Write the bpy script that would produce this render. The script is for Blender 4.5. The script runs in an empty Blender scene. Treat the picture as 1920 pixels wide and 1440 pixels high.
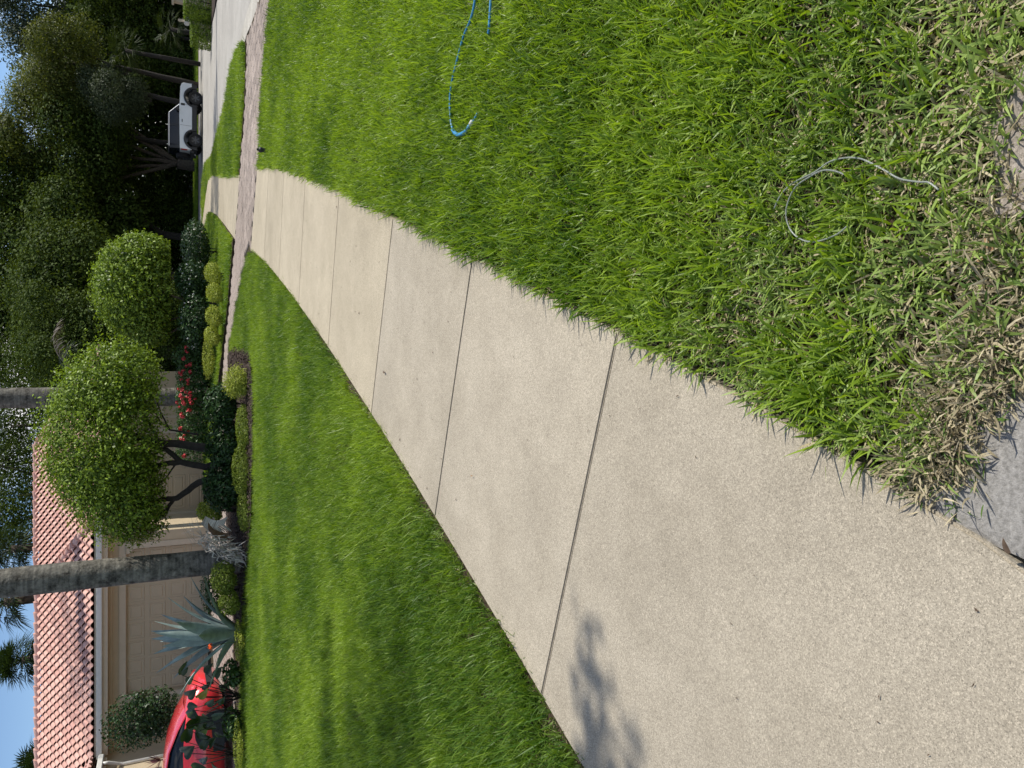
import bpy, bmesh, math, random
import numpy as np
from mathutils import Vector, Matrix
random.seed(7); RNG = np.random.default_rng(7)
S = bpy.context.scene
COL = S.collection
R = math.radians

# ------------------------------------------------------------------ camera
F_PX, HORIZON, EYE = 1331.0, 308.0, 1.5          # a phone held sideways: the picture is turned a quarter
PITCH = math.atan((960 - HORIZON) / F_PX); CP, SP = math.cos(PITCH), math.sin(PITCH)
cam = bpy.data.cameras.new('camera'); camo = bpy.data.objects.new('camera', cam); COL.objects.link(camo)
cam.sensor_width = 36; cam.lens = F_PX / 1920 * 36; cam.clip_start = .05; cam.clip_end = 1000
right = Vector((0, -SP, -CP)); up = Vector((1, 0, 0)); back = -Vector((0, CP, -SP))
m3 = Matrix((right, up, back)).transposed()
camo.matrix_world = Matrix.Translation((0, 0, EYE)) @ m3.to_4x4()
S.camera = camo

# ------------------------------------------------------------------ sky, sun, exposure
SUN_AZ, SUN_EL = R(80), R(48)                     # azimuth from straight ahead (+Y) towards the right (+X)
SUN = Vector((math.sin(SUN_AZ) * math.cos(SUN_EL), math.cos(SUN_AZ) * math.cos(SUN_EL), math.sin(SUN_EL)))
W = bpy.data.worlds.new('World'); S.world = W; W.use_nodes = True
nt = W.node_tree; nt.nodes.clear()
wo = nt.nodes.new('ShaderNodeOutputWorld'); bg = nt.nodes.new('ShaderNodeBackground')
sky = nt.nodes.new('ShaderNodeTexSky'); sky.sky_type = 'NISHITA'; sky.sun_disc = False
sky.sun_elevation = SUN_EL; sky.sun_rotation = SUN_AZ; sky.air_density = 1.0; sky.dust_density = .1; sky.ozone_density = 3.4; sky.altitude = 2200
tc = nt.nodes.new('ShaderNodeTexCoord'); mp = nt.nodes.new('ShaderNodeMapping'); mp.inputs['Scale'].default_value = (2.2, 2.2, 5.5)
nz = nt.nodes.new('ShaderNodeTexNoise'); nz.inputs['Scale'].default_value = 1.6; nz.inputs['Detail'].default_value = 9; nz.inputs['Roughness'].default_value = .62
rp = nt.nodes.new('ShaderNodeValToRGB'); rp.color_ramp.elements[0].position = .49; rp.color_ramp.elements[1].position = .63
mx = nt.nodes.new('ShaderNodeMix'); mx.data_type = 'RGBA'
mx.inputs['B'].default_value = (7.4, 7.3, 7.2, 1)
L = nt.links.new
L(tc.outputs['Generated'], mp.inputs['Vector']); L(mp.outputs['Vector'], nz.inputs['Vector']); L(nz.outputs['Fac'], rp.inputs['Fac'])
L(sky.outputs['Color'], mx.inputs['A']); L(rp.outputs['Color'], mx.inputs['Factor']); L(mx.outputs['Result'], bg.inputs['Color'])
bg.inputs['Strength'].default_value = .135
L(bg.outputs['Background'], wo.inputs['Surface'])
sl = bpy.data.lights.new('sun', 'SUN'); sl.energy = 4.6; sl.angle = R(.53); sl.color = (1, .95, .86)
so = bpy.data.objects.new('sun', sl); COL.objects.link(so); so.rotation_euler = SUN.to_track_quat('Z', 'Y').to_euler()
so.location = (10, 5, 25)
S.view_settings.view_transform = 'Standard'; S.view_settings.look = 'None'; S.view_settings.gamma = 1
S.view_settings.use_curve_mapping = False; S.view_settings.exposure = 0.05
S.render.engine = 'CYCLES'
S.cycles.max_bounces = 6; S.cycles.transparent_max_bounces = 6; S.cycles.diffuse_bounces = 3; S.cycles.glossy_bounces = 3
S.cycles.caustics_reflective = False; S.cycles.caustics_refractive = False; S.cycles.use_denoising = True

# ------------------------------------------------------------------ geometry helpers
def ss(a, b, x):
    t = np.clip((np.asarray(x, float) - a) / (b - a), 0, 1); return t * t * (3 - 2 * t)
def zt(X, Y):                                     # the lie of the land: up to the house, down to the road
    a = .22 * ss(13, 22, Y); b = -.56 * ss(12, 45, Y); t = ss(-3, 4, X)
    return a * (1 - t) + b * t
def ray(x, y):
    u = 720 - y; v = x - 960
    return np.array([u, F_PX * CP - v * SP, -F_PX * SP - v * CP], float)
def G(x, y, dz=0.0):                              # where a sight line meets the ground
    d = ray(x, y); z = 0.0
    for _ in range(60):
        t = min((z + dz - EYE) / d[2], 80 / d[1]); z = .5 * z + .5 * float(zt(d[0] * t, d[1] * t))
    return np.array([d[0] * t, d[1] * t])
def D(x, y, Y):                                   # the point on a sight line at a distance Y ahead
    d = ray(x, y); return np.array([0, 0, EYE]) + d * (Y / d[1])
def mk(name, V, Fc, mat=None, parent=None, smooth=False, mats=None, midx=None, attr=None):
    me = bpy.data.meshes.new(name)
    me.from_pydata([tuple(map(float, v)) for v in V], [], [tuple(map(int, f)) for f in Fc])
    return fin(name, me, mat, parent, smooth, mats, midx, attr)
def fin(name, me, mat, parent=None, smooth=False, mats=None, midx=None, attr=None):
    for q in (mats or ([mat] if mat else [])): me.materials.append(q)
    if midx is not None: me.polygons.foreach_set('material_index', np.asarray(midx, np.int32))
    if smooth: me.polygons.foreach_set('use_smooth', np.ones(len(me.polygons), bool))
    if attr is not None:
        a = me.attributes.new('tint', 'FLOAT', 'POINT'); a.data.foreach_set('value', np.asarray(attr, np.float32))
    me.update()
    o = bpy.data.objects.new(name, me); COL.objects.link(o)
    if parent: o.parent = parent
    return o
def quads(name, V, n, mat, parent=None, attr=None, smooth=False):    # V: (n*4,3) array of separate quads
    me = bpy.data.meshes.new(name)
    me.vertices.add(n * 4); me.vertices.foreach_set('co', np.asarray(V, np.float32).ravel())
    me.loops.add(n * 4); me.loops.foreach_set('vertex_index', np.arange(n * 4, dtype=np.int32))
    me.polygons.add(n); me.polygons.foreach_set('loop_start', np.arange(0, n * 4, 4, dtype=np.int32))
    me.update(calc_edges=True)
    return fin(name, me, mat, parent, smooth, attr=attr)
def empty(name, loc, label, cat, group=None, rz=0.0):
    o = bpy.data.objects.new(name, None); COL.objects.link(o); o.location = loc; o.rotation_euler = (0, 0, rz); o.empty_display_size = .1
    return tag(o, label, cat, group)
def tag(o, label=None, cat=None, group=None, kind=None):
    if label: o['label'] = label
    if cat: o['category'] = cat
    if group: o['group'] = group
    if kind: o['kind'] = kind
    return o
class MB:                                         # collects shapes for one mesh
    def __init__(s): s.V, s.F, s.M = [], [], []
    def add(s, V, F, m=0):
        b = len(s.V); s.V += [tuple(v) for v in V]; s.F += [tuple(i + b for i in f) for f in F]; s.M += [m] * len(F); return s
    def box(s, x0, x1, y0, y1, z0, z1, m=0):
        V = [(x, y, z) for z in (z0, z1) for y in (y0, y1) for x in (x0, x1)]
        return s.add(V, [(0, 2, 3, 1), (4, 5, 7, 6), (0, 1, 5, 4), (2, 6, 7, 3), (0, 4, 6, 2), (1, 3, 7, 5)], m)
    def tube(s, P, Rr, n=8, m=0, cap=True):
        P = [Vector(p) for p in P]; rings = []
        if not hasattr(Rr, '__len__'): Rr = [Rr] * len(P)
        ref = Vector((0.3, .2, 1)).normalized(); V = []
        for i, p in enumerate(P):
            t = (P[min(i + 1, len(P) - 1)] - P[max(i - 1, 0)]).normalized()
            if i == 0:
                a = t.cross(ref);  a = a if a.length > .05 else t.cross(Vector((1, 0, 0)))
                a.normalize()
            else: a = (a - t * a.dot(t)).normalized()
            b = t.cross(a)
            for k in range(n):
                w = 2 * math.pi * k / n; V.append(p + (a * math.cos(w) + b * math.sin(w)) * Rr[i])
        F = [(i * n + k, i * n + (k + 1) % n, (i + 1) * n + (k + 1) % n, (i + 1) * n + k) for i in range(len(P) - 1) for k in range(n)]
        if cap: F += [tuple(reversed(range(n))), tuple(range((len(P) - 1) * n, len(P) * n))]
        return s.add(V, F, m)
    def lathe(s, prof, n=24, c=(0, 0, 0), axis='z', m=0):
        V = []
        for r, h in prof:
            for k in range(n):
                w = 2 * math.pi * k / n; x, y = r * math.cos(w), r * math.sin(w)
                V.append((c[0] + x, c[1] + y, c[2] + h) if axis == 'z' else (c[0] + x, c[1] + h, c[2] + y))
        F = [(i * n + k, i * n + (k + 1) % n, (i + 1) * n + (k + 1) % n, (i + 1) * n + k) for i in range(len(prof) - 1) for k in range(n)]
        return s.add(V, F, m)
    def prism(s, poly, lo, hi, axis='y', m=0):    # poly in the two other axes
        n = len(poly)
        f = {'y': lambda p, t: (p[0], t, p[1]), 'x': lambda p, t: (t, p[0], p[1]), 'z': lambda p, t: (p[0], p[1], t)}[axis]
        V = [f(p, lo) for p in poly] + [f(p, hi) for p in poly]
        F = [tuple(range(n)), tuple(reversed(range(n, 2 * n)))] + [(i, i + n, (i + 1) % n + n, (i + 1) % n) for i in range(n)]
        return s.add(V, F, m)
    def loft(s, secs, m=0, cap=True, closed=True):
        n = len(secs[0]); V = [p for q in secs for p in q]
        F = [(i * n + k, i * n + (k + 1) % n, (i + 1) * n + (k + 1) % n, (i + 1) * n + k) for i in range(len(secs) - 1) for k in range(n if closed else n - 1)]
        if cap: F += [tuple(reversed(range(n))), tuple(range((len(secs) - 1) * n, len(secs) * n))]
        return s.add(V, F, m)
    def build(s, name, mat, parent=None, smooth=False, mats=None, bevel=0, angle=None):
        me = bpy.data.meshes.new(name); me.from_pydata(s.V, [], s.F)
        if mats: me.polygons.foreach_set('material_index', np.asarray(s.M, np.int32))
        bm = bmesh.new(); bm.from_mesh(me)
        bmesh.ops.recalc_face_normals(bm, faces=bm.faces)
        if bevel:
            ed = [e for e in bm.edges if len(e.link_faces) == 2 and e.calc_face_angle(0) > .5]
            bmesh.ops.bevel(bm, geom=ed, offset=bevel, segments=2, affect='EDGES', clamp_overlap=True)
        if angle:
            for f in bm.faces: f.smooth = True
            for e in bm.edges: e.smooth = not (len(e.link_faces) == 2 and e.calc_face_angle(0) > angle)
        bm.to_mesh(me); bm.free()
        o = fin(name, me, mat, parent, smooth and not angle, mats)
        return o
def unit(v): return v / np.maximum(np.linalg.norm(v, axis=-1, keepdims=True), 1e-9)
def rdirs(n): return unit(RNG.normal(size=(n, 3)))
def leaf_cards(C, Dr, Nn, Ln, Wd, fold=.18):      # centres, along, normal -> folded diamond leaves (n*4,3)
    C = np.asarray(C); Dr = unit(Dr); Sd = unit(np.cross(Dr, Nn)); Nn = np.cross(Sd, Dr)
    Ln = np.asarray(Ln)[:, None]; Wd = np.asarray(Wd)[:, None]
    a = C - Dr * Ln * .5; b = C + Dr * Ln * .5; mid = C - Dr * Ln * .06 + Nn * Wd * fold
    l = mid + Sd * Wd * .5; r = mid - Sd * Wd * .5
    return np.stack([a, r, b, l], 1).reshape(-1, 3)

# ------------------------------------------------------------------ materials
def M(name): 
    m = bpy.data.materials.new(name); m.use_nodes = True; return m, m.node_tree, m.node_tree.nodes['Principled BSDF']
def plain(name, col, rough=.6, metal=0., spec=.5, var=.12, scale=8., bump=0., coat=0.):
    m, t, b = M(name); N = t.nodes.new; L = t.links.new
    co = N('ShaderNodeTexCoord'); n = N('ShaderNodeTexNoise'); n.inputs['Scale'].default_value = scale; n.inputs['Detail'].default_value = 6
    L(co.outputs['Object'], n.inputs['Vector'])
    mr = N('ShaderNodeMapRange'); mr.inputs['To Min'].default_value = 1 - var * 1.6; mr.inputs['To Max'].default_value = 1 + var * 1.6; mr.inputs['From Min'].default_value = .2; mr.inputs['From Max'].default_value = .8
    L(n.outputs['Fac'], mr.inputs['Value'])
    vm = N('ShaderNodeVectorMath'); vm.operation = 'SCALE'; vm.inputs[0].default_value = col[:3]; L(mr.outputs['Result'], vm.inputs['Scale'])
    L(vm.outputs['Vector'], b.inputs['Base Color'])
    b.inputs['Roughness'].default_value = rough; b.inputs['Metallic'].default_value = metal; b.inputs['Specular IOR Level'].default_value = spec
    b.inputs['Coat Weight'].default_value = coat
    if bump:
        n2 = N('ShaderNodeTexNoise'); n2.inputs['Scale'].default_value = scale * 6; n2.inputs['Detail'].default_value = 5; L(co.outputs['Object'], n2.inputs['Vector'])
        bp = N('ShaderNodeBump'); bp.inputs['Strength'].default_value = bump; bp.inputs['Distance'].default_value = .01
        L(n2.outputs['Fac'], bp.inputs['Height']); L(bp.outputs['Normal'], b.inputs['Normal'])
    return m
def leafmat(name, c0, c1, rough=.4, spec=.4, trans=.3, tcol=None, inst=False, c2=None):
    """leaf colour runs c0..c1 with each leaf's own tint; light passes through the blade"""
    m, t, b = M(name); N = t.nodes.new; L = t.links.new
    at = N('ShaderNodeAttribute'); at.attribute_name = 'tint'
    mixc = N('ShaderNodeMix'); mixc.data_type = 'RGBA'; mixc.inputs['A'].default_value = (*c0, 1); mixc.inputs['B'].default_value = (*c1, 1)
    fac = at.outputs['Fac']
    if inst:
        oi = N('ShaderNodeAttribute'); oi.attribute_type = 'INSTANCER'; oi.attribute_name = 'tone'
        ad = N('ShaderNodeMath'); ad.operation = 'MULTIPLY_ADD'; ad.inputs[1].default_value = .6; L(fac, ad.inputs[0])
        sb = N('ShaderNodeMath'); sb.operation = 'MULTIPLY'; sb.inputs[1].default_value = .6; L(oi.outputs['Fac'], sb.inputs[0]); L(sb.outputs[0], ad.inputs[2]); ad.use_clamp = True
        fac = ad.outputs[0]
    L(fac, mixc.inputs['Factor']); cc = mixc.outputs['Result']
    if c2 is not None:                            # pale or dead leaves among the rest: tint above 1
        gt = N('ShaderNodeMath'); gt.operation = 'GREATER_THAN'; gt.inputs[1].default_value = 1.5; L(at.outputs['Fac'], gt.inputs[0])
        m2 = N('ShaderNodeMix'); m2.data_type = 'RGBA'; m2.inputs['B'].default_value = (*c2, 1); L(gt.outputs[0], m2.inputs['Factor']); L(cc, m2.inputs['A']); cc = m2.outputs['Result']
    L(cc, b.inputs['Base Color']); b.inputs['Roughness'].default_value = rough; b.inputs['Specular IOR Level'].default_value = spec
    if trans:
        tr = N('ShaderNodeBsdfTranslucent'); ms = N('ShaderNodeMixShader'); ms.inputs[0].default_value = trans
        hs = N('ShaderNodeMix'); hs.data_type = 'RGBA'; hs.blend_type = 'MULTIPLY'; hs.inputs['Factor'].default_value = 1; hs.inputs['B'].default_value = (*(tcol or (1.25, 1.3, .5)), 1)
        L(cc, hs.inputs['A']); L(hs.outputs['Result'], tr.inputs['Color'])
        L(b.outputs[0], ms.inputs[1]); L(tr.outputs[0], ms.inputs[2]); L(ms.outputs[0], t.nodes['Material Output'].inputs['Surface'])
    return m
def concrete(name, base, dark, speck, sc=1.0, objvar=.06, bumpd=.0015, stain=.35):
    m, t, b = M(name); N = t.nodes.new; L = t.links.new
    g = N('ShaderNodeNewGeometry'); pos = g.outputs['Position']
    def noise(s, d, r=.6):
        n = N('ShaderNodeTexNoise'); n.inputs['Scale'].default_value = s; n.inputs['Detail'].default_value = d; n.inputs['Roughness'].default_value = r; L(pos, n.inputs['Vector']); return n.outputs['Fac']
    def ramp(i, a, b2, ca, cb):
        r = N('ShaderNodeValToRGB'); e = r.color_ramp.elements; e[0].position = a; e[1].position = b2; e[0].color = (*ca, 1); e[1].color = (*cb, 1); L(i, r.inputs['Fac']); return r.outputs['Color']
    def mul(a, b2, f=1, bt='MULTIPLY'):
        x = N('ShaderNodeMix'); x.data_type = 'RGBA'; x.blend_type = bt; x.inputs['Factor'].default_value = f; L(a, x.inputs['A']); L(b2, x.inputs['B']); return x.outputs['Result']
    wear = ramp(noise(.55 * sc, 10, .78), .40, .56, (.88, .875, .865), (1.02, 1.02, 1.02))
    big = ramp(noise(.8 * sc, 4, .5), .25, .75, dark, base)
    def cells(scale, stops):                      # exposed aggregate: each grain its own shade
        vo = N('ShaderNodeTexVoronoi'); vo.inputs['Scale'].default_value = scale; L(pos, vo.inputs['Vector'])
        sp = N('ShaderNodeSeparateColor'); L(vo.outputs['Color'], sp.inputs['Color'])
        r = N('ShaderNodeValToRGB'); e = r.color_ramp.elements; e[0].position, e[1].position = stops[0][0], stops[-1][0]
        for q, v in stops[1:-1]: e.new(q)
        for el_, (q, v) in zip(e, stops): el_.position = q; el_.color = (v, v * .99, v * .97, 1)
        L(sp.outputs[0], r.inputs['Fac']); return r.outputs['Color']
    fine = cells(430 * sc, ((0, .56), (.18, .85), (.5, .98), (.8, 1.09), (1, 1.45)))
    vr = cells(190 * sc, ((0, .86), (.3, .97), (.7, 1.02), (1, 1.13)))
    st = ramp(noise(2.6 * sc, 9, .72), .3, .62, (1 - stain * .5, 1 - stain * .52, 1 - stain * .55), (1, 1, 1))
    c = mul(mul(mul(mul(big, fine), vr), st), wear)
    # scattered dark grit
    v2 = N('ShaderNodeTexVoronoi'); v2.inputs['Scale'].default_value = 46 * sc; L(pos, v2.inputs['Vector'])
    c = mul(c, ramp(v2.outputs['Distance'], .035, .07, (.45, .42, .38), (1, 1, 1)))
    oi = N('ShaderNodeObjectInfo'); mr = N('ShaderNodeMapRange'); mr.inputs['To Min'].default_value = 1 - objvar; mr.inputs['To Max'].default_value = 1 + objvar; L(oi.outputs['Random'], mr.inputs['Value'])
    vm = N('ShaderNodeVectorMath'); vm.operation = 'SCALE'; L(c, vm.inputs[0]); L(mr.outputs['Result'], vm.inputs['Scale'])
    L(vm.outputs['Vector'], b.inputs['Base Color']); b.inputs['Roughness'].default_value = .85; b.inputs['Specular IOR Level'].default_value = .25
    bp = N('ShaderNodeBump'); bp.inputs['Strength'].default_value = .25; bp.inputs['Distance'].default_value = bumpd * .6; L(noise(380 * sc, 3), bp.inputs['Height']); L(bp.outputs['Normal'], b.inputs['Normal'])
    return m
def soilmat(name, a, b2, sc=30., bump=.8, dist=.012, c3=None):
    m, t, b = M(name); N = t.nodes.new; L = t.links.new
    g = N('ShaderNodeNewGeometry')
    n = N('ShaderNodeTexNoise'); n.inputs['Scale'].default_value = sc; n.inputs['Detail'].default_value = 8; n.inputs['Roughness'].default_value = .75; L(g.outputs['Position'], n.inputs['Vector'])
    r = N('ShaderNodeValToRGB'); e = r.color_ramp.elements; e[0].position = .36; e[1].position = .66; e[0].color = (*a, 1); e[1].color = (*b2, 1); L(n.outputs['Fac'], r.inputs['Fac'])
    L(r.outputs['Color'], b.inputs['Base Color']); b.inputs['Roughness'].default_value = .95; b.inputs['Specular IOR Level'].default_value = .15
    bp = N('ShaderNodeBump'); bp.inputs['Strength'].default_value = bump; bp.inputs['Distance'].default_value = dist; L(n.outputs['Fac'], bp.inputs['Height']); L(bp.outputs['Normal'], b.inputs['Normal'])
    return m
MT = {}
MT['slab'] = concrete('walk concrete', (.49, .44, .355), (.425, .382, .31), 1, stain=.3, bumpd=.001)
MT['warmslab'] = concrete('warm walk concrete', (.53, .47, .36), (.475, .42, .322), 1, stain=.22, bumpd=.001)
MT['road'] = concrete('road concrete', (.50, .485, .455), (.43, .415, .39), 1, sc=.5, objvar=.02, bumpd=.003, stain=.25)
MT['gutter'] = concrete('gutter concrete', (.56, .54, .49), (.47, .45, .41), 1, sc=.6, objvar=.02, stain=.4)
MT['paver'] = concrete('paver', (.42, .355, .318), (.34, .285, .255), 1, sc=.8, objvar=.2)
MT['soil'] = soilmat('lawn soil', (.035, .026, .016), (.11, .083, .05), 45.)
MT['ground'] = soilmat('ground', (.02, .022, .012), (.05, .05, .028), 1.5, .3)
MT['sand'] = soilmat('grey sand', (.20, .19, .172), (.42, .40, .37), 90., .7, .006)
MT['mulch'] = soilmat('mulch', (.018, .013, .011), (.12, .092, .078), 60., 1., .03)
MT['grass'] = leafmat('grass', (.055, .135, .013), (.335, .46, .052), .44, .32, .36, (1.35, 1.38, .38), inst=True, c2=(.46, .39, .22))
MT['worn'] = leafmat('worn grass', (.065, .13, .022), (.33, .44, .11), .45, .35, .28, (1.2, 1.2, .45), inst=True, c2=(.48, .41, .25))
MT['dry'] = leafmat('dry grass', (.20, .16, .09), (.62, .54, .36), .6, .25, .2, (1, .95, .7), inst=True, c2=(.09, .16, .03))
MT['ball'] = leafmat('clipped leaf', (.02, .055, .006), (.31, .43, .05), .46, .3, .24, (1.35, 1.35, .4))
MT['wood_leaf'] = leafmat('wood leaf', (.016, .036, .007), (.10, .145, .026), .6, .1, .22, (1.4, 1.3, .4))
MT['olive_leaf'] = leafmat('olive leaf', (.028, .046, .008), (.17, .20, .034), .55, .22, .3, (1.35, 1.25, .45))
MT['grey_leaf'] = leafmat('grey leaf', (.028, .042, .018), (.085, .11, .05), .55, .22, .2)
MT['dark_leaf'] = leafmat('dark shrub leaf', (.012, .035, .010), (.05, .105, .026), .40, .35, .15)
MT['lime_leaf'] = leafmat('lime leaf', (.20, .27, .03), (.52, .56, .10), .5, .3, .3, (1.2, 1.2, .5))
MT['fern_leaf'] = leafmat('fern leaf', (.10, .16, .02), (.26, .32, .05), .5, .3, .3)
MT['ixora_leaf'] = leafmat('hedge leaf', (.015, .05, .012), (.09, .17, .035), .40, .35, .18)
MT['palm_leaf'] = leafmat('palm leaf', (.035, .06, .016), (.10, .15, .045), .4, .45, .2)
MT['agave'] = plain('agave', (.26, .335, .32), .48, spec=.4, var=.22, scale=7.)
MT['agave_edge'] = plain('agave spine', (.06, .05, .035), .5)
MT['broad'] = leafmat('broad leaf', (.022, .045, .012), (.06, .10, .02), .22, .6, .22, c2=(.36, .30, .03))
MT['flower'] = plain('red flower', (.62, .05, .055), .5, var=.3, scale=40.)
MT['orange'] = plain('orange flower', (.80, .13, .02), .5, var=.2)
MT['whitefl'] = plain('white flower', (.62, .63, .60), .5)
MT['bark'] = plain('bark', (.085, .065, .048), .9, var=.4, scale=9., bump=.8)
MT['greybark'] = plain('grey bark', (.16, .135, .11), .9, var=.4, scale=6., bump=.8)
MT['darkbark'] = plain('dark bark', (.035, .028, .022), .9, var=.3, scale=12., bump=.7)
MT['deadfrond'] = leafmat('dead frond', (.24, .20, .17), (.66, .62, .56), .6, .3, .05)
MT['brownsheath'] = plain('brown sheath', (.12, .065, .035), .6, var=.3, scale=20.)
def palm_bark():
    m, t, b = M('royal palm bark'); N = t.nodes.new; L = t.links.new
    co = N('ShaderNodeTexCoord')
    n = N('ShaderNodeTexNoise'); n.inputs['Scale'].default_value = 5; n.inputs['Detail'].default_value = 10; n.inputs['Roughness'].default_value = .75; L(co.outputs['Object'], n.inputs['Vector'])
    r = N('ShaderNodeValToRGB'); e = r.color_ramp.elements; e[0].position = .38; e[1].position = .62; e[0].color = (.06, .055, .047, 1); e[1].color = (.26, .245, .215, 1); L(n.outputs['Fac'], r.inputs['Fac'])
    mp = N('ShaderNodeMapping'); mp.inputs['Scale'].default_value = (.6, .6, 9); L(co.outputs['Object'], mp.inputs['Vector'])
    n2 = N('ShaderNodeTexNoise'); n2.inputs['Scale'].default_value = 2.2; n2.inputs['Detail'].default_value = 4; L(mp.outputs['Vector'], n2.inputs['Vector'])
    r2 = N('ShaderNodeValToRGB'); e = r2.color_ramp.elements; e[0].position = .38; e[1].position = .6; e[0].color = (.72, .71, .7, 1); e[1].color = (1.12, 1.1, 1.06, 1); L(n2.outputs['Fac'], r2.inputs['Fac'])
    x = N('ShaderNodeMix'); x.data_type = 'RGBA'; x.blend_type = 'MULTIPLY'; x.inputs['Factor'].default_value = 1; L(r.outputs['Color'], x.inputs['A']); L(r2.outputs['Color'], x.inputs['B'])
    L(x.outputs['Result'], b.inputs['Base Color']); b.inputs['Roughness'].default_value = .9; b.inputs['Specular IOR Level'].default_value = .2
    bp = N('ShaderNodeBump'); bp.inputs['Strength'].default_value = .7; bp.inputs['Distance'].default_value = .02
    n3 = N('ShaderNodeTexNoise'); n3.inputs['Scale'].default_value = 26; n3.inputs['Detail'].default_value = 6; L(co.outputs['Object'], n3.inputs['Vector'])
    L(n3.outputs['Fac'], bp.inputs['Height']); L(bp.outputs['Normal'], b.inputs['Normal'])
    return m
MT['palmbark'] = palm_bark()
def tilemat():
    m, t, b = M('clay tile'); N = t.nodes.new; L = t.links.new
    oi = N('ShaderNodeNewGeometry'); ob = N('ShaderNodeObjectInfo')
    ad = N('ShaderNodeMath'); ad.operation = 'ADD'; L(oi.outputs['Random Per Island'], ad.inputs[0]); L(ob.outputs['Random'], ad.inputs[1])
    fr = N('ShaderNodeMath'); fr.operation = 'FRACT'; L(ad.outputs[0], fr.inputs[0])
    r = N('ShaderNodeValToRGB'); e = r.color_ramp.elements; e[0].color = (.56, .315, .265, 1); e[1].color = (.68, .43, .365, 1)
    e2 = r.color_ramp.elements.new(.55); e2.color = (.63, .385, .32, 1); L(fr.outputs[0], r.inputs['Fac'])
    n = N('ShaderNodeTexNoise'); n.inputs['Scale'].default_value = 4; n.inputs['Detail'].default_value = 8; L(oi.outputs['Position'], n.inputs['Vector'])
    r2 = N('ShaderNodeValToRGB'); e = r2.color_ramp.elements; e[0].position = .3; e[1].position = .6; e[0].color = (.84, .82, .8, 1); e[1].color = (1.04, 1.04, 1.04, 1); L(n.outputs['Fac'], r2.inputs['Fac'])
    x = N('ShaderNodeMix'); x.data_type = 'RGBA'; x.blend_type = 'MULTIPLY'; x.inputs['Factor'].default_value = 1; L(r.outputs['Color'], x.inputs['A']); L(r2.outputs['Color'], x.inputs['B'])
    L(x.outputs['Result'], b.inputs['Base Color']); b.inputs['Roughness'].default_value = .7; b.inputs['Specular IOR Level'].default_value = .3
    return m
MT['tile'] = tilemat()
MT['wall'] = plain('stucco', (.56, .455, .31), .9, spec=.2, var=.05, scale=3., bump=.25)
MT['trim'] = plain('trim', (.60, .51, .38), .8, spec=.25, var=.04, scale=5.)
MT['door'] = plain('garage door paint', (.52, .425, .29), .55, spec=.35, var=.03, scale=4.)
MT['whitemetal'] = plain('gutter paint', (.70, .685, .63), .45, var=.04)
MT['black'] = plain('black plastic', (.02, .02, .021), .55, var=.2)
MT['rubber'] = plain('rubber', (.008, .008, .008), .8, var=.2, bump=.3)
MT['rim'] = plain('dark rim', (.10, .10, .105), .35, metal=.7)
MT['silver'] = plain('silver paint', (.70, .715, .74), .3, metal=.4, coat=.6, var=.03, scale=2.)
MT['chrome'] = plain('bright metal', (.65, .65, .65), .15, metal=1., var=.02)
MT['glass'] = plain('tinted glass', (.008, .011, .016), .05, spec=.45, var=.05)
MT['redpaint'] = plain('red paint', (.90, .045, .055), .22, metal=.1, coat=1., var=.03, scale=2.)
MT['lamp'] = plain('lamp lens', (.55, .55, .52), .1, spec=.7)
MT['taillamp'] = plain('tail lamp', (.4, .01, .01), .15)
MT['hose'] = plain('blue hose', (.045, .26, .52), .38, spec=.5, var=.12, scale=60.)
MT['hosewhite'] = plain('hose band', (.6, .62, .6), .5)
def tubing():
    m, t, b = M('clear tubing'); b.inputs['Base Color'].default_value = (.62, .66, .62, 1); b.inputs['Roughness'].default_value = .3
    b.inputs['Transmission Weight'].default_value = .65; b.inputs['IOR'].default_value = 1.35; b.inputs['Specular IOR Level'].default_value = .8; return m
MT['tubing'] = tubing()
MT['stone'] = concrete('rough pad', (.40, .36, .32), (.32, .28, .25), 1, sc=.9)
MT['deadleaf'] = plain('dead leaf', (.10, .065, .04), .8, var=.4, scale=50.)
MT['orangeleaf'] = plain('fallen leaf', (.34, .20, .09), .7, var=.3, scale=50.)

# ------------------------------------------------------------------ ground sheets
def grid_axis(a, b, fine_a, fine_b, st):
    f = np.arange(fine_a, fine_b + st * .5, st); out = [f]
    lo, hi, s = fine_a, fine_b, st
    L_, H_ = [], []
    while lo > a: s *= 1.5; lo -= s; L_.append(max(lo, a))
    s = st
    while hi < b: s *= 1.5; hi += s; H_.append(min(hi, b))
    return np.array(L_[::-1] + list(f) + H_)
gx = grid_axis(-450, 450, -16, 30, 1.0); gy = grid_axis(-60, 700, -3, 64, 1.0)
GX, GY = np.meshgrid(gx, gy); GZ = zt(GX, GY) - .07
nx = len(gx); V = np.stack([GX, GY, GZ], -1).reshape(-1, 3)
Fq = [(j * nx + i, j * nx + i + 1, (j + 1) * nx + i + 1, (j + 1) * nx + i) for j in range(len(gy) - 1) for i in range(nx - 1)]
ground = mk('ground', V, Fq, MT['ground'], smooth=True); tag(ground, kind='structure')

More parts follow.
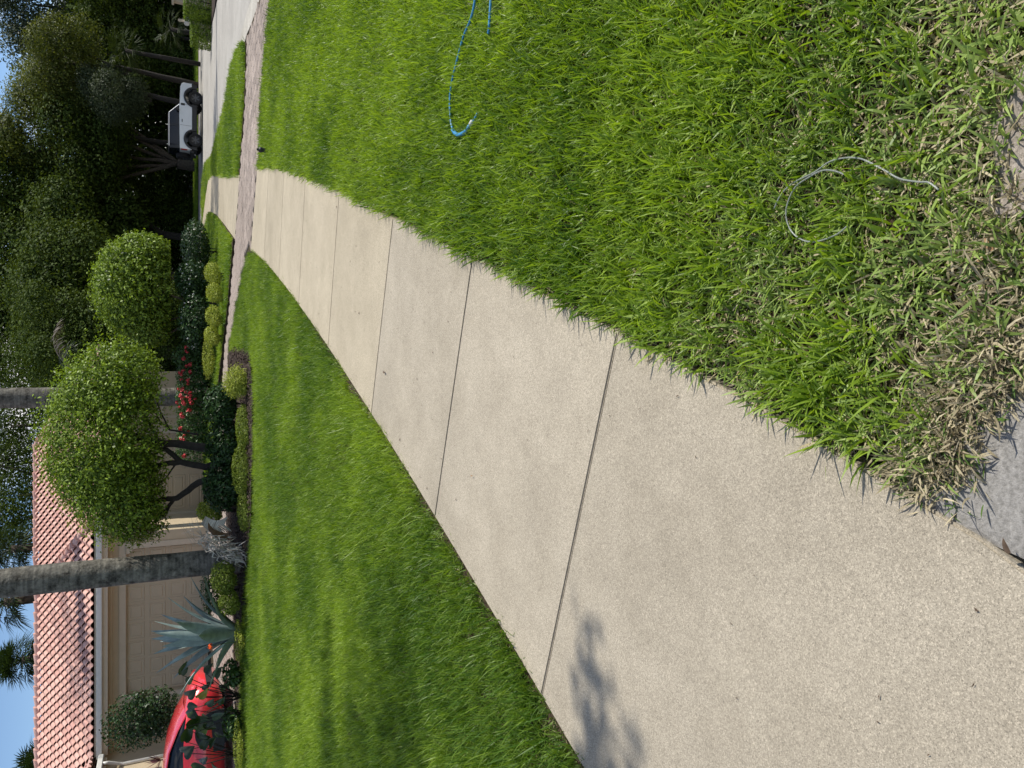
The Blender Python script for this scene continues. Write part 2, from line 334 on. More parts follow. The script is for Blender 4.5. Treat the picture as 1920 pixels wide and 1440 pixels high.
def sheet(name, poly, dz, mat, thick=0.0, step=1.2, kind='structure'):
    """a ground sheet with the outline poly (world XY) laid dz above the terrain, with real edges if thick"""
    bm = bmesh.new(); vs = [bm.verts.new((p[0], p[1], 0)) for p in poly]
    f = bm.faces.new(vs); bm.normal_update()
    if f.normal.z < 0: f.normal_flip()
    xs = [p[0] for p in poly]; ys = [p[1] for p in poly]
    for ax, lo, hi in ((0, min(xs), max(xs)), (1, min(ys), max(ys))):
        k = math.ceil(lo / step) * step
        while k < hi:
            co = (k, 0, 0) if ax == 0 else (0, k, 0); no = (1, 0, 0) if ax == 0 else (0, 1, 0)
            bmesh.ops.bisect_plane(bm, geom=bm.verts[:] + bm.edges[:] + bm.faces[:], plane_co=co, plane_no=no, dist=1e-4); k += step
    bmesh.ops.triangulate(bm, faces=[f for f in bm.faces if len(f.verts) > 4])
    if thick:
        r = bmesh.ops.extrude_face_region(bm, geom=bm.faces[:])
        dn = [v for v in bm.verts if v not in set(q for q in r['geom'] if isinstance(q, bmesh.types.BMVert))]
        low = set(dn)
    else: low = set()
    for v in bm.verts: v.co.z = float(zt(v.co.x, v.co.y)) + dz - (thick if v in low else 0)
    bmesh.ops.recalc_face_normals(bm, faces=bm.faces)
    if not thick:
        for f in bm.faces:
            if f.normal.z < 0: f.normal_flip()
    me = bpy.data.meshes.new(name); bm.to_mesh(me); bm.free()
    o = fin(name, me, mat); return tag(o, kind=kind)

def gl(pts, dz=0.0): return [tuple(G(*p, dz)) for p in pts]

# road, gutter and the far verge
road = sheet('road', gl([(478, -90), (465, 0), (455.7, 34), (447, 70), (440, 98), (432, 125), (427, 155), (419, 200), (406, 250), (396, 290), (382, 303), (378, 330), (376, 375), (377, 410), (376, 440), (374, 520)])
             + [(-6, 49.5), (-6, 53), (24, 53)] + gl([(386, 85), (393, 55), (401, 20), (407, -10), (430, -100)]), -.045, MT['road'])
gutter = sheet('gutter', gl([(500, -60), (484, 0), (471, 35), (458, 66), (456, 76), (443, 97), (433.5, 124), (428.5, 155), (420.5, 200), (407, 250), (397, 290), (383.5, 304)]) +
               gl([(380, 303), (394, 289), (404, 250), (416.5, 200), (423.5, 155), (428, 124), (434.5, 104), (443, 84), (456, 34), (466, 0), (478, -70)]), -.038, MT['gutter'])

# concrete walk: slabs on a bed
J = [((1158, 653), (1015, 1307)), ((886, 491), (815.4, 976.6)), ((737, 422), (696, 780)), ((636, 368), (615, 648)), ((572.7, 339), (559.7, 574)), ((532.5, 325), (522.8, 520)), ((503.7, 320), (495, 490.6)), ((482, 321), (470, 470))]
JR = [G(*a[0]) for a in J]; JL = [G(*a[1]) for a in J]
RI = [[(1920, 1047), (1800, 985), (1700, 950), (1440, 785), (1250, 697)], [(1080, 590), (960, 515)], [(800, 452)], [(690, 393)], [(600, 348)], [(552, 326)], [], []]
LI = [[(1095, 1440)], [(940, 1180), (880, 1070)], [(760, 873)], [(650, 702)], [(588, 612)], [], [], []]
JR = [np.array((-1.05, -.9)), np.array((-.50, .56))] + JR; JL = [np.array((-2.75, -.25)), np.array((-1.97, 1.32))] + JL
RI = [[]] + RI; LI = [[]] + LI
def smooth_edge(pts, deg):
    a = np.array(pts); k = np.polyfit(a[:, 1], a[:, 0], deg); return lambda y: float(np.polyval(k, y))
fR = smooth_edge([JR[i] for i in range(2, len(JR))] + [G(*q) for r in RI for q in r], 4); fL = smooth_edge([JL[i] for i in range(2, len(JL))] + [G(*q) for r in LI for q in r], 4)
walk = bpy.data.objects.new('sidewalk', None); COL.objects.link(walk); tag(walk, kind='structure')
EDGE_R, EDGE_L = [], []
def slab(poly, name='slab', parent=None, z=0.0, gap=.0035, th=.1, bev=.006, mat=None):
    bm = bmesh.new(); vs = [bm.verts.new((p[0], p[1], 0)) for p in poly]; f = bm.faces.new(vs); bm.normal_update()
    if f.normal.z < 0: f.normal_flip()
    bm.normal_update()
    r = bmesh.ops.extrude_face_region(bm, geom=[f]); tops = [q for q in r['geom'] if isinstance(q, bmesh.types.BMVert)]
    bot = [v for v in bm.verts if v not in set(tops)]
    for v in tops: v.co.z = float(zt(v.co.x, v.co.y)) + z
    for v in bot: v.co.z = float(zt(v.co.x, v.co.y)) + z - th
    bmesh.ops.recalc_face_normals(bm, faces=bm.faces)
    ed = [e for e in bm.edges if all(v in set(tops) for v in e.verts)]
    if bev: bmesh.ops.bevel(bm, geom=ed, offset=bev, segments=2, affect='EDGES')
    me = bpy.data.meshes.new(name); bm.to_mesh(me); bm.free()
    return fin(name, me, mat or MT['slab'], parent)
for i in range(len(JR) - 1):
    def er(p): return np.array((fR(p[1]) + .03 * float(ss(1.0, 1.4, p[1])), p[1])) if p[1] > .7 else np.array(p)
    def el(p): return np.array((fL(p[1]), p[1])) if p[1] > 1.6 else np.array(p)
    yr = np.linspace(JR[i][1], JR[i + 1][1], 6); yl = np.linspace(JL[i][1], JL[i + 1][1], 6)
    pr = [er((JR[i][0] + (JR[i + 1][0] - JR[i][0]) * k / 5, y)) for k, y in enumerate(yr)]
    pl = [el((JL[i][0] + (JL[i + 1][0] - JL[i][0]) * k / 5, y)) for k, y in enumerate(yl)]
    EDGE_R += pr; EDGE_L += pl
    d = unit((JR[i + 1] + JL[i + 1]) / 2 - (JR[i] + JL[i]) / 2) * .0035
    pr[0] = pr[0] + d; pl[0] = pl[0] + d; pr[-1] = pr[-1] - d; pl[-1] = pl[-1] - d
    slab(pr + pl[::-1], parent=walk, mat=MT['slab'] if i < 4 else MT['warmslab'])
far_r = gl([(449, 328), (421, 329), (400, 325), (390.5, 336), (386, 363), (381, 402), (376.5, 437)])
far_l = gl([(440, 448), (420, 420), (405, 402), (396, 398), (390, 401), (386, 420), (379.5, 440)])
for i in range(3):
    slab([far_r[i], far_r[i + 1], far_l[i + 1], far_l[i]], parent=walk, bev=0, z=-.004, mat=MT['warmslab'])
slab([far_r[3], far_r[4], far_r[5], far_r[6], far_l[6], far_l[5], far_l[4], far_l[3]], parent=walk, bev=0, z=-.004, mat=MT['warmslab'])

# paver driveway: band across the walk, running on to the garages
band_far = gl([(500, -60), (483, 2), (462, 66), (459.8, 150), (458, 195), (449, 327), (440, 448), (434.7, 515), (428, 590), (421, 646)])
band_near = gl([(512, -60), (497, 0), (488, 100), (480, 200), (478, 300)], .07) + gl([(481.5, 321), (470, 470)]) + gl([(455, 485), (448, 510), (440, 560), (434, 590), (428, 627), (422, 650)], .07)
DRIVE = band_far + [(-1, 20.8), (-3.6, 22), (-3.9, 24.9), (-12, 24.9), (-12, 16.3), (-4.7, 17.4), (-3.4, 18.5), (-1, 18.9)] + band_near[::-1]
drive = sheet('driveway', DRIVE, -.022, MT['soil'])
def inside(P, poly):
    P = np.asarray(P); x, y = P[:, 0], P[:, 1]; r = np.zeros(len(P), bool); q = np.asarray(poly); n = len(q)
    for i in range(n):
        x1, y1 = q[i]; x2, y2 = q[(i + 1) % n]
        if y1 == y2: continue
        c = ((y1 > y) != (y2 > y)) & (x < (x2 - x1) * (y - y1) / (y2 - y1) + x1); r ^= c
    return r
def seen(P, margin=2.0):                          # within the frame, with room to step aside
    P = np.asarray(P, float); zc = P[:, 1] * CP + EYE * SP; v = -P[:, 1] * SP + EYE * CP; u = P[:, 0]
    return (zc > .2) & (np.abs(u) < 720 / F_PX * zc + margin) & (v < 960 / F_PX * zc + .35)
axis_v = unit(np.array([JL[-1] - JR[-1]]))[0]; depth_v = np.array((-axis_v[1], axis_v[0])); depth_v = depth_v if depth_v[1] > 0 else -depth_v
PW, PL = .155, .305
cells = []
o0 = np.array(JR[-1])
for a in range(-40, 95):
    for b in range(-30, 40):
        c = o0 + axis_v * (a + .5) * PW + depth_v * (b + .5 + (.5 if a % 2 else 0)) * PL; cells.append(c)
cells = np.array(cells)
hw, hl = PW / 2, PL / 2
ok = np.ones(len(cells), bool)
for sx in (-1, 1):
    for sy in (-1, 1): ok &= inside(cells + axis_v * hw * sx * .8 + depth_v * hl * sy * .7, DRIVE)
cells = cells[ok & seen(cells, 1.0)]
order = np.argsort(np.hypot(cells[:, 0], cells[:, 1])); cells = cells[order]
pb = MB(); g = .004; b_ = .006
pb.prism([(-hw + g, -hl + g), (hw - g, -hl + g), (hw - g, hl - g), (-hw + g, hl - g)], -.06, -b_, 'z')
pv = bpy.data.objects
g = .011; pm = MB(); A = hw - g; B = hl - g
pm.loft([[(-A, -B, -.05), (A, -B, -.05), (A, B, -.05), (-A, B, -.05)], [(-A, -B, -b_), (A, -B, -b_), (A, B, -b_), (-A, B, -b_)], [(-A + b_, -B + b_, 0), (A - b_, -B + b_, 0), (A - b_, B - b_, 0), (-A + b_, B - b_, 0)]])
rotz = math.atan2(axis_v[1], axis_v[0])
proto = pm.build('paver', MT['paver'], drive)
rest = MB()
for i, c in enumerate(cells):
    z = float(zt(*c)) + .001 + RNG.uniform(-.003, .003)
    if i < 300:
        o = proto if i == 0 else proto.copy()
        if i: COL.objects.link(o)
        o.parent = drive; o.location = (c[0], c[1], z); o.rotation_euler = (RNG.normal(0, .008), RNG.normal(0, .008), rotz)
    else:
        cr, sr = math.cos(rotz), math.sin(rotz)
        rest.add([(c[0] + x * cr - y * sr, c[1] + x * sr + y * cr, z + h) for x, y, h in pm.V], pm.F)
ro = rest.build('far_pavers', MT['paver'], drive); tag(ro, kind='stuff')

# ------------------------------------------------------------------ lawns
RL = [(fR(y) + .058, y) for y in np.concatenate([np.linspace(1.0, 3, 14), np.linspace(3.3, 13.4, 24)])]
RL += gl([(481, 300), (483, 200), (491, 100), (500, 0), (515, -70)], .07) + [(7.2, 9.0), (3.6, 3), (1.9, .72), (.52, .72)] + [(.47, .80), (.41, .845), (.34, .87), (.30, .82), (.25, .75), (.14, .78), (.07, .85), (-.0, .90), (-.09, .935), (-.18, .975), (-.22, 1.03)]
LL = [(-2.35, .9)] + [(fL(y) - .012, y) for y in np.concatenate([np.linspace(1.8, 5, 14), np.linspace(5.4, 14.7, 24)])]
LL += gl([(458, 485), (450, 510), (442, 560), (436, 590), (430, 627), (424, 660), (440, 652), (463, 660), (468, 690), (471, 760), (469, 850), (468, 960), (461, 1050), (455, 1100), (447, 1200), (443, 1440), (442, 1560)], .07) + [(-10, 8), (-5.5, 2.5), (-3.2, 1.1)]
IL = gl([(456, 78), (444, 97), (434, 125), (429, 155), (421, 200), (408, 250), (398, 290), (384, 305), (379, 330), (377, 375), (378, 405), (379, 428)]) + gl([(381.5, 404), (386.5, 363), (391, 337), (400, 327.5), (421, 331), (448, 329.5)]) + gl([(457, 195), (459, 150), (459.5, 85)], .0)
SL = gl([(439.5, 448), (420, 421), (406, 403), (397, 399), (391, 402), (387, 420), (380, 441), (379, 470), (384, 520), (388, 640), (386, 700), (386, 860), (389, 900)]) + gl([(400, 860), (408, 760), (413, 700), (420, 646), (427, 590), (433.7, 515)])
VG = [(-8, 53.02), (40, 53.02), (40, 60), (-8, 60)]
tag(sheet('lawn_soil', RL, -.018, MT['soil'], step=.8), kind='structure')
tag(sheet('lawn_soil', LL, -.018, MT['soil'], step=.8), kind='structure')
tag(sheet('lawn_soil', IL, -.01, MT['soil'], thick=.06), kind='structure')
tag(sheet('lawn_soil', SL, .03, MT['soil'], thick=.1), kind='structure')
tag(sheet('verge_soil', VG, -.02, MT['soil']), kind='structure')

def blade(P, az, lean, Ln, Wd, curl, tint, nseg=3, tw=0.0):
    """one tapering curved blade rooted at P"""
    out, p, a = [], np.array(P, float), lean
    hd = np.array((math.cos(az), math.sin(az), 0)); sd = np.array((-math.sin(az + tw), math.cos(az + tw), 0))
    ws = [.75, 1.0, .8, 0]
    for k in range(nseg + 1):
        w = Wd * .5 * ws[k if k < nseg else 3]
        if k < nseg: out += [p - sd * w, p + sd * w]
        else: out += [p]
        d = hd * math.sin(a) + np.array((0, 0, math.cos(a))); p = p + d * Ln / nseg; a += curl
    F = [(2 * k, 2 * k + 1, 2 * k + 3, 2 * k + 2) for k in range(nseg - 1)] + [(2 * nseg - 2, 2 * nseg - 1, 2 * nseg)]
    return out, F, [tint] * len(out)
def tuft(name, mat, n, rad, ln, wd, lean, curl, dead=.1):
    V, Fc, T = [], [], []
    for i in range(n):
        r = rad * math.sqrt(random.random()); t = random.random() * 6.283
        isd = random.random() < dead
        le = abs(random.gauss(lean[0], lean[1])); L_ = max(.02, random.gauss(ln, ln * .26))
        if isd: le = random.uniform(.9, 1.5); L_ *= .75
        v, f, tt = blade((r * math.cos(t), r * math.sin(t), -.01), t + random.gauss(0, 1.1), le, L_, wd * random.uniform(.7, 1.2), random.gauss(curl, .16), 2.0 if isd else random.random() ** 1.25, 3, random.gauss(0, .7))
        b = len(V); V += list(v); Fc += [tuple(q + b for q in ff) for ff in f]; T += tt
    me = bpy.data.meshes.new(name); me.from_pydata([tuple(map(float, v)) for v in V], [], Fc); me.materials.append(mat)
    a = me.attributes.new('tint', 'FLOAT', 'POINT'); a.data.foreach_set('value', np.array(T, np.float32))
    return bpy.data.objects.new(name, me)         # not linked: only the scattered copies exist in the scene
GREEN = [tuft('grass_tuft', MT['grass'], 13, .05, .084, .0078, (.42, .30), .22, .05) for _ in range(8)]
LONG = [tuft('grass_tuft', MT['grass'], 17, .05, .098, .0052, (.45, .27), .26, .02) for _ in range(8)]
WORN = [tuft('worn_tuft', MT['worn'], 16, .05, .058, .0070, (.72, .38), .25, .24) for _ in range(8)]
DRY = [tuft('dry_tuft', MT['dry'], 20, .05, .034, .0042, (1.0, .4), .2, .22) for _ in range(8)]
def scatter(name, P, Z, scl, idx, tone, protos, tilt=.12, rotdir=None):
    n = len(P); me = bpy.data.meshes.new(name); me.vertices.add(n)
    me.vertices.foreach_set('co', np.column_stack([P, Z]).astype(np.float32).ravel())
    rot = np.column_stack([RNG.normal(0, tilt, n), RNG.normal(0, tilt, n), RNG.uniform(0, 6.283, n)]).astype(np.float32)
    a = me.attributes.new('rot', 'FLOAT_VECTOR', 'POINT'); a.data.foreach_set('vector', rot.ravel())
    a = me.attributes.new('scl', 'FLOAT', 'POINT'); a.data.foreach_set('value', scl.astype(np.float32))
    a = me.attributes.new('idx', 'INT', 'POINT'); a.data.foreach_set('value', idx.astype(np.int32))
    a = me.attributes.new('tone', 'FLOAT', 'POINT'); a.data.foreach_set('value', tone.astype(np.float32))
    o = bpy.data.objects.new(name, me); COL.objects.link(o); tag(o, kind='stuff')
    g = bpy.data.node_groups.new(name, 'GeometryNodeTree'); g.interface.new_socket('Geometry', in_out='INPUT', socket_type='NodeSocketGeometry'); g.interface.new_socket('Geometry', in_out='OUTPUT', socket_type='NodeSocketGeometry')
    N = g.nodes.new; L = g.links.new
    gi = N('NodeGroupInput'); go = N('NodeGroupOutput'); ip = N('GeometryNodeInstanceOnPoints'); jn = N('GeometryNodeJoinGeometry')
    for p in protos:
        ob = N('GeometryNodeObjectInfo'); ob.inputs['Object'].default_value = p; gt = N('GeometryNodeGeometryToInstance')
        L(ob.outputs['Geometry'], gt.inputs[0]); L(gt.outputs[0], jn.inputs[0])
    def na(nm, dt):
        x = N('GeometryNodeInputNamedAttribute'); x.data_type = dt; x.inputs['Name'].default_value = nm; return x.outputs['Attribute']
    L(gi.outputs[0], ip.inputs['Points']); L(jn.outputs[0], ip.inputs['Instance']); ip.inputs['Pick Instance'].default_value = True
    L(na('idx', 'INT'), ip.inputs['Instance Index']); L(na('rot', 'FLOAT_VECTOR'), ip.inputs['Rotation']); L(na('scl', 'FLOAT'), ip.inputs['Scale'])
    L(ip.outputs[0], go.inputs[0])
    md = o.modifiers.new('scatter', 'NODES'); md.node_group = g
    return o
def vnoise(P, s, seed=0):                          # cheap smooth noise 0..1
    P = np.asarray(P) * s; r = np.random.default_rng(seed); out = np.zeros(len(P)); am = 0
    for k in range(4):
        tab = r.random((64, 64)); q = P * (2 ** k) + r.random(2) * 64; i = np.floor(q).astype(int); f = q - i; f = f * f * (3 - 2 * f)
        a = tab[i[:, 0] % 64, i[:, 1] % 64]; b = tab[(i[:, 0] + 1) % 64, i[:, 1] % 64]; c = tab[i[:, 0] % 64, (i[:, 1] + 1) % 64]; d = tab[(i[:, 0] + 1) % 64, (i[:, 1] + 1) % 64]
        out += ((a * (1 - f[:, 0]) + b * f[:, 0]) * (1 - f[:, 1]) + (c * (1 - f[:, 0]) + d * f[:, 0]) * f[:, 1]) * .5 ** k; am += .5 ** k
    return out / am
def fill(poly, dens, margin=1.5, cap=150000):
    q = np.asarray(poly); lo, hi = q.min(0), q.max(0); out = []
    ys = np.arange(lo[1], hi[1], .5)
    for y in ys:
        dmin = max(.6, y); dd = dens(dmin); n = RNG.poisson(dd * .5 * (hi[0] - lo[0]))
        P = np.column_stack([RNG.uniform(lo[0], hi[0], n), RNG.uniform(y, y + .5, n)]); out.append(P)
    P = np.concatenate(out); P = P[inside(P, poly) & seen(P, margin)]
    return P
def dens_near(y): return float(np.interp(y, [0, 2, 5, 9, 14, 20], [1000, 900, 600, 400, 280, 180]))
def lawn(name, poly, dz, dens, label, protos, base_scale=1.0, dryf=None, seed=1, tilt=.12):
    P = fill(poly, dens); Z = zt(P[:, 0], P[:, 1]) + dz
    n = len(P); tone = np.clip((vnoise(P, .9, seed) - .5) * 2.2 + .45 + (vnoise(P, 4.5, seed + 9) - .5) * 1.1 + RNG.normal(0, .14, n), 0, 1)
    sc = base_scale * RNG.uniform(.78, 1.2, n) * (.85 + .3 * vnoise(P, .55, seed + 5))
    if dryf is None:
        o = scatter(name, P, Z, sc, RNG.integers(0, len(protos), n), tone, protos, tilt); tag(o, label, 'lawn', kind='stuff'); return [o]
    w = dryf(P); r = RNG.random(n)
    isdry = r < np.clip(w - .66, 0, 1) * 1.0; isworn = ~isdry & (r < w * 1.0)
    keep = np.ones(n, bool) 
    res = []
    for nm, msk, pr, lb in ((name, ~isdry & ~isworn, protos, label), (name, isworn & keep, WORN, 'short worn green and straw grass mixed into the right lawn'), ('dry_grass', isdry & keep, DRY, 'straw coloured dead grass mixed in along the lawn edge')):
        k = int(msk.sum())
        o = scatter(nm, P[msk], Z[msk], sc[msk], RNG.integers(0, len(pr), k), tone[msk], pr, tilt); tag(o, lb, 'lawn', kind='stuff'); res.append(o)
    return res
def right_dry(P):
    y = P[:, 1]; n = vnoise(P, 3.2, 11); n2 = vnoise(P, 1.3, 12)
    edge = ss(1.55, .80, y + (P[:, 0] - .1) * .16 + (n - .5) * .42)
    patch = ss(.60, .74, n2) * ss(7, 3.5, y) * .62
    near = ss(2.9, 1.2, y) * .42 * n
    return np.clip(np.maximum(edge * .95, patch) + near, 0, 1)
lawn('lawn_grass', RL, .002, dens_near, 'bright green lawn right of the concrete walk, long broad blades', GREEN, 1.0, right_dry, 1)
def left_dry(P):
    e = np.array(EDGE_L); d = np.min(np.hypot(P[:, None, 0] - e[None, :, 0], P[:, None, 1] - e[None, :, 1]), 1) if len(P) < 1 else None
    return np.zeros(len(P))
def left_dry(P):
    d = np.array([fL(y) for y in P[:, 1]]) - P[:, 0]; return (d < .075) * (P[:, 1] < 9) * np.clip(vnoise(P, 2.2, 21) * 1.7 - .25, 0, 1) * 1.2
lawn('lawn_grass', LL, -.02, lambda y: float(np.interp(y, [0, 2.5, 5, 9, 14, 20], [900, 850, 560, 380, 300, 220])), 'mown green lawn left of the concrete walk, fine glossy blades', LONG, .95, left_dry, 2)
lawn('lawn_grass', IL, 0, lambda y: float(np.interp(y, [16, 25, 50], [170, 90, 40])), 'grass island between the paver band and the far road', GREEN, 1.15, None, 3)
lawn('lawn_grass', SL, .04, lambda y: float(np.interp(y, [16, 25, 50], [170, 110, 40])), 'narrow grass strip between the pavers and the shrub bed', GREEN, 1.15, None, 4)
lawn('lawn_grass', VG, -.01, lambda y: 60., 'thin grass verge along the far side of the road', GREEN, 1.5, None, 5)

# straw and dead runners along the sand edge
k = 420; t = RNG.random(k); P = np.column_stack([np.interp(t, [0, .3, .6, 1], [-.25, -.08, .1, .6]), np.interp(t, [0, .3, .6, 1], [1.02, .935, .83, .80])]) + RNG.normal(0, .035, (k, 2)) + np.array([0, .02])
P = P[P[:, 0] > np.array([fR(y) for y in P[:, 1]]) + .05]; k = len(P)
tag(scatter('dry_grass', P, np.full(k, .0), RNG.uniform(.7, 1.3, k), RNG.integers(0, len(DRY), k), RNG.random(k), DRY, .3), 'dead straw runners where the lawn meets the grey sand', 'dead grass', kind='stuff')
# bare earth beside the walk, and the mulch beds
sand = sheet('sand', [(-.36, .62), (-.345, .80), (-.285, 1.03), (-.2, 1.01), (-.1, .965), (.0, .92), (.08, .86), (.16, .76), (.2, .5), (.1, .4), (-.3, .4)], -.012, MT['sand'], step=.15)
for v in sand.data.vertices: v.co.z += float(RNG.uniform(-.006, .006))
BED = gl([(463, 655), (470, 690), (472, 760), (470, 850), (469, 960), (462, 1050), (456, 1100), (448, 1200), (444, 1440), (443, 1560)], .02) + [(-10.5, 16.2), (-7, 16.5), (-4.6, 17.3), (-3.4, 18.4), (-1, 18.7), (.6, 18.9)] + gl([(428, 660), (440, 650)], .02)
bed = sheet('mulch_bed', BED, -.005, MT['mulch'], step=.4)
for v in bed.data.vertices: v.co.z += float(RNG.uniform(-.01, .03))
P = np.column_stack([RNG.uniform(-9, 1.2, 26000), RNG.uniform(13.2, 18.5, 26000)]); P = P[inside(P, BED)]; k = len(P); Ln = RNG.uniform(.03, .09, k); d_ = rdirs(k); d_[:, 2] *= .25
chips = quads('mulch_chips', leaf_cards(np.column_stack([P, zt(P[:, 0], P[:, 1]) + RNG.uniform(.0, .045, k)]), d_, np.tile([0, 0, 1.], (k, 1)) + RNG.normal(0, .3, (k, 3)), Ln, Ln * .4), k, plain('mulch chip', (.095, .07, .058), .95, spec=.1, var=.55, scale=25.)); tag(chips, 'dark wood chips covering the near planting bed', 'mulch', kind='stuff')
bed2 = sheet('mulch_bed', gl([(378, 445), (384, 520), (388, 640), (390, 700), (388, 870)]) + [(-3.2, 27.6), (2, 30), (7.5, 40), (9, 46)], -.004, MT['mulch'], step=1.0)
bed3 = sheet('mulch_bed', gl([(387, 85), (393, 55), (401, 20), (407, -20), (425, -110)]) + [(26, 40), (24, 45)], -.01, MT['mulch'], step=1.0)

# ------------------------------------------------------------------ plants: helpers
def PXM(Y): return F_PX / (Y * CP + .3)           # picture points per metre at a distance, for reading sizes off
def lobe(x, y, Y, rv, ru, rd=None):               # crown lobe: centre sighted at (x, y), half height, half width, half depth in metres
    c = D(x, y, Y); return (c, np.array([ru, rd or ru, rv]))
def crown(name, lobes, n, ln, mat, parent=None, shell=(.72, 1.04), flat=None, upbias=.25, wd=.55, origin=(0, 0, 0), lump=.12, lum_s=2.2, nrnd=.55):
    area = np.array([(r[0] * r[1] + r[0] * r[2] + r[1] * r[2]) for _, r in lobes]); k = RNG.choice(len(lobes), n, p=area / area.sum())
    d = rdirs(n); c = np.array([l[0] for l in lobes])[k]; r = np.array([l[1] for l in lobes])[k]
    s = shell[0] + (shell[1] - shell[0]) * RNG.random(n) ** .55
    bump = np.sin(d[:, 0] * 7 * lum_s + k) * np.sin(d[:, 1] * 6 * lum_s + k * 2) * np.sin(d[:, 2] * 6 * lum_s + k)
    s = s * (1 + lump * bump)
    P = c + d * r * s[:, None]
    if flat is not None:
        lo = P[:, 2] < flat; P[lo, 2] = flat + (flat - P[lo, 2]) * .25 * RNG.random(lo.sum())
    nrm = unit(d / r * r.mean() + RNG.normal(0, nrnd, (n, 3)) + np.array([0, 0, upbias]))
    al = unit(np.cross(nrm, rdirs(n)) + d * .35 + np.array([0, 0, -.15]))
    Ln = ln * RNG.uniform(.65, 1.3, n)
    V = leaf_cards(P - np.asarray(origin), al, nrm, Ln, Ln * wd)
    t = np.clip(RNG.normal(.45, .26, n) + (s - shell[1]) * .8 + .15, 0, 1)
    return quads(name, V, n, mat, parent, np.repeat(t, 4))
def limbs(name, paths, mat, parent, origin=(0, 0, 0), n=8):
    b = MB(); o = Vector(origin)
    for P, r0, r1 in paths:
        P = [Vector(p) - o for p in P]; Q = []
        for i in range(len(P) - 1):               # a little waver between the points
            for k in range(4):
                q = P[i].lerp(P[i + 1], k / 4)
                if k: q += Vector(RNG.normal(0, .12, 3)) * min(r0, .16)
                Q.append(q)
        Q.append(P[-1]); m = len(Q); b.tube(Q, [r0 + (r1 - r0) * i / (m - 1) for i in range(m)], n)
    return b.build(name, mat, parent, smooth=True)
def on_ground(x, y, sink=.03): return Vector((x, y, float(zt(x, y)) - sink))
def shrub(name, label, cat, lobes, n, ln, mat, group=None, stemmat='darkbark', wd=.55, parts=True, **kw):
    c = np.mean([l[0] for l in lobes], 0); base = on_ground(c[0], c[1])
    e = empty(name, base, label, cat, group)
    crown('foliage', lobes, n, ln, MT[mat], e, origin=base, wd=wd, **kw)
    paths = []
    for k in range(4):
        l = lobes[k % len(lobes)]; paths.append(([base + Vector((RNG.normal(0, .05), RNG.normal(0, .05), 0)), Vector(l[0]) + Vector(RNG.normal(0, .3, 3) * l[1])], .018, .008))
    for q in paths: limbs('stem', [q], MT[stemmat], e, base, 6)
    return e

# ------------------------------------------------------------------ the two clipped ball trees
Yb = 16.6
e = empty('clipped_ball_tree', on_ground(*D(400, 860, Yb)[:2]), 'wide ragged clipped ball tree on dark forked trunks in front of the tiled roof', 'tree')
o = e.location.copy()
LB = [lobe(196, 815, Yb, 1.02, 1.72, 1.6), lobe(225, 712, Yb - .1, .75, .75, 1.0), lobe(228, 925, Yb, .78, .95, 1.1), lobe(170, 828, Yb, .80, 1.15, 1.1), lobe(252, 968, Yb - .1, .48, .5, .6), lobe(180, 890, Yb + .1, .7, .7, .9), lobe(190, 745, Yb - .3, .7, .6, .8)]
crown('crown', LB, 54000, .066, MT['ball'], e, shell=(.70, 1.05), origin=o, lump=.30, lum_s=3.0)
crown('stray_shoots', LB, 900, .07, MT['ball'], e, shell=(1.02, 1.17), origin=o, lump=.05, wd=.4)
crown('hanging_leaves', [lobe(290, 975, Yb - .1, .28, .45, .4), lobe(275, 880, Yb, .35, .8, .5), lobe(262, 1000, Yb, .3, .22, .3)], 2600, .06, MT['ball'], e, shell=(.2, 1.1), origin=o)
def at(x, y, Y, dY=0): return Vector(D(x, y, Y + dY))
limbs('trunk', [([o + Vector((.15, 0, 0)), at(372, 838, Yb), at(310, 832, Yb), at(270, 825, Yb), at(215, 800, Yb)], .105, .05)], MT['darkbark'], e, o)
limbs('trunk', [([o + Vector((-.1, .1, 0)), at(385, 876, Yb), at(338, 866, Yb), at(300, 872, Yb), at(255, 880, Yb), at(200, 885, Yb)], .085, .035), ([at(338, 866, Yb), at(312, 843, Yb), at(280, 838, Yb)], .06, .04)], MT['darkbark'], e, o)
limbs('trunk', [([o + Vector((-.25, -.1, 0)), at(372, 905, Yb), at(332, 934, Yb), at(300, 938, Yb), at(255, 945, Yb), at(200, 930, Yb)], .08, .03), ([at(326, 936, Yb), at(308, 962, Yb), at(292, 976, Yb), at(270, 1000, Yb)], .04, .012)], MT['darkbark'], e, o)
for tw in ([([at(372, 815, Yb), at(318, 806, Yb), at(300, 790, Yb), at(285, 760, Yb)], .025, .008), ([at(318, 806, Yb), at(302, 775, Yb), at(290, 740, Yb), at(272, 700, Yb)], .02, .006), ([at(330, 868, Yb), at(312, 895, Yb), at(290, 915, Yb)], .022, .008), ([at(300, 835, Yb), at(285, 800, Yb), at(262, 770, Yb), at(250, 730, Yb)], .035, .012), ([at(322, 945, Yb), at(310, 968, Yb), at(312, 975, Yb)], .012, .004)]): limbs('twig', [tw], MT['darkbark'], e, o, 6)

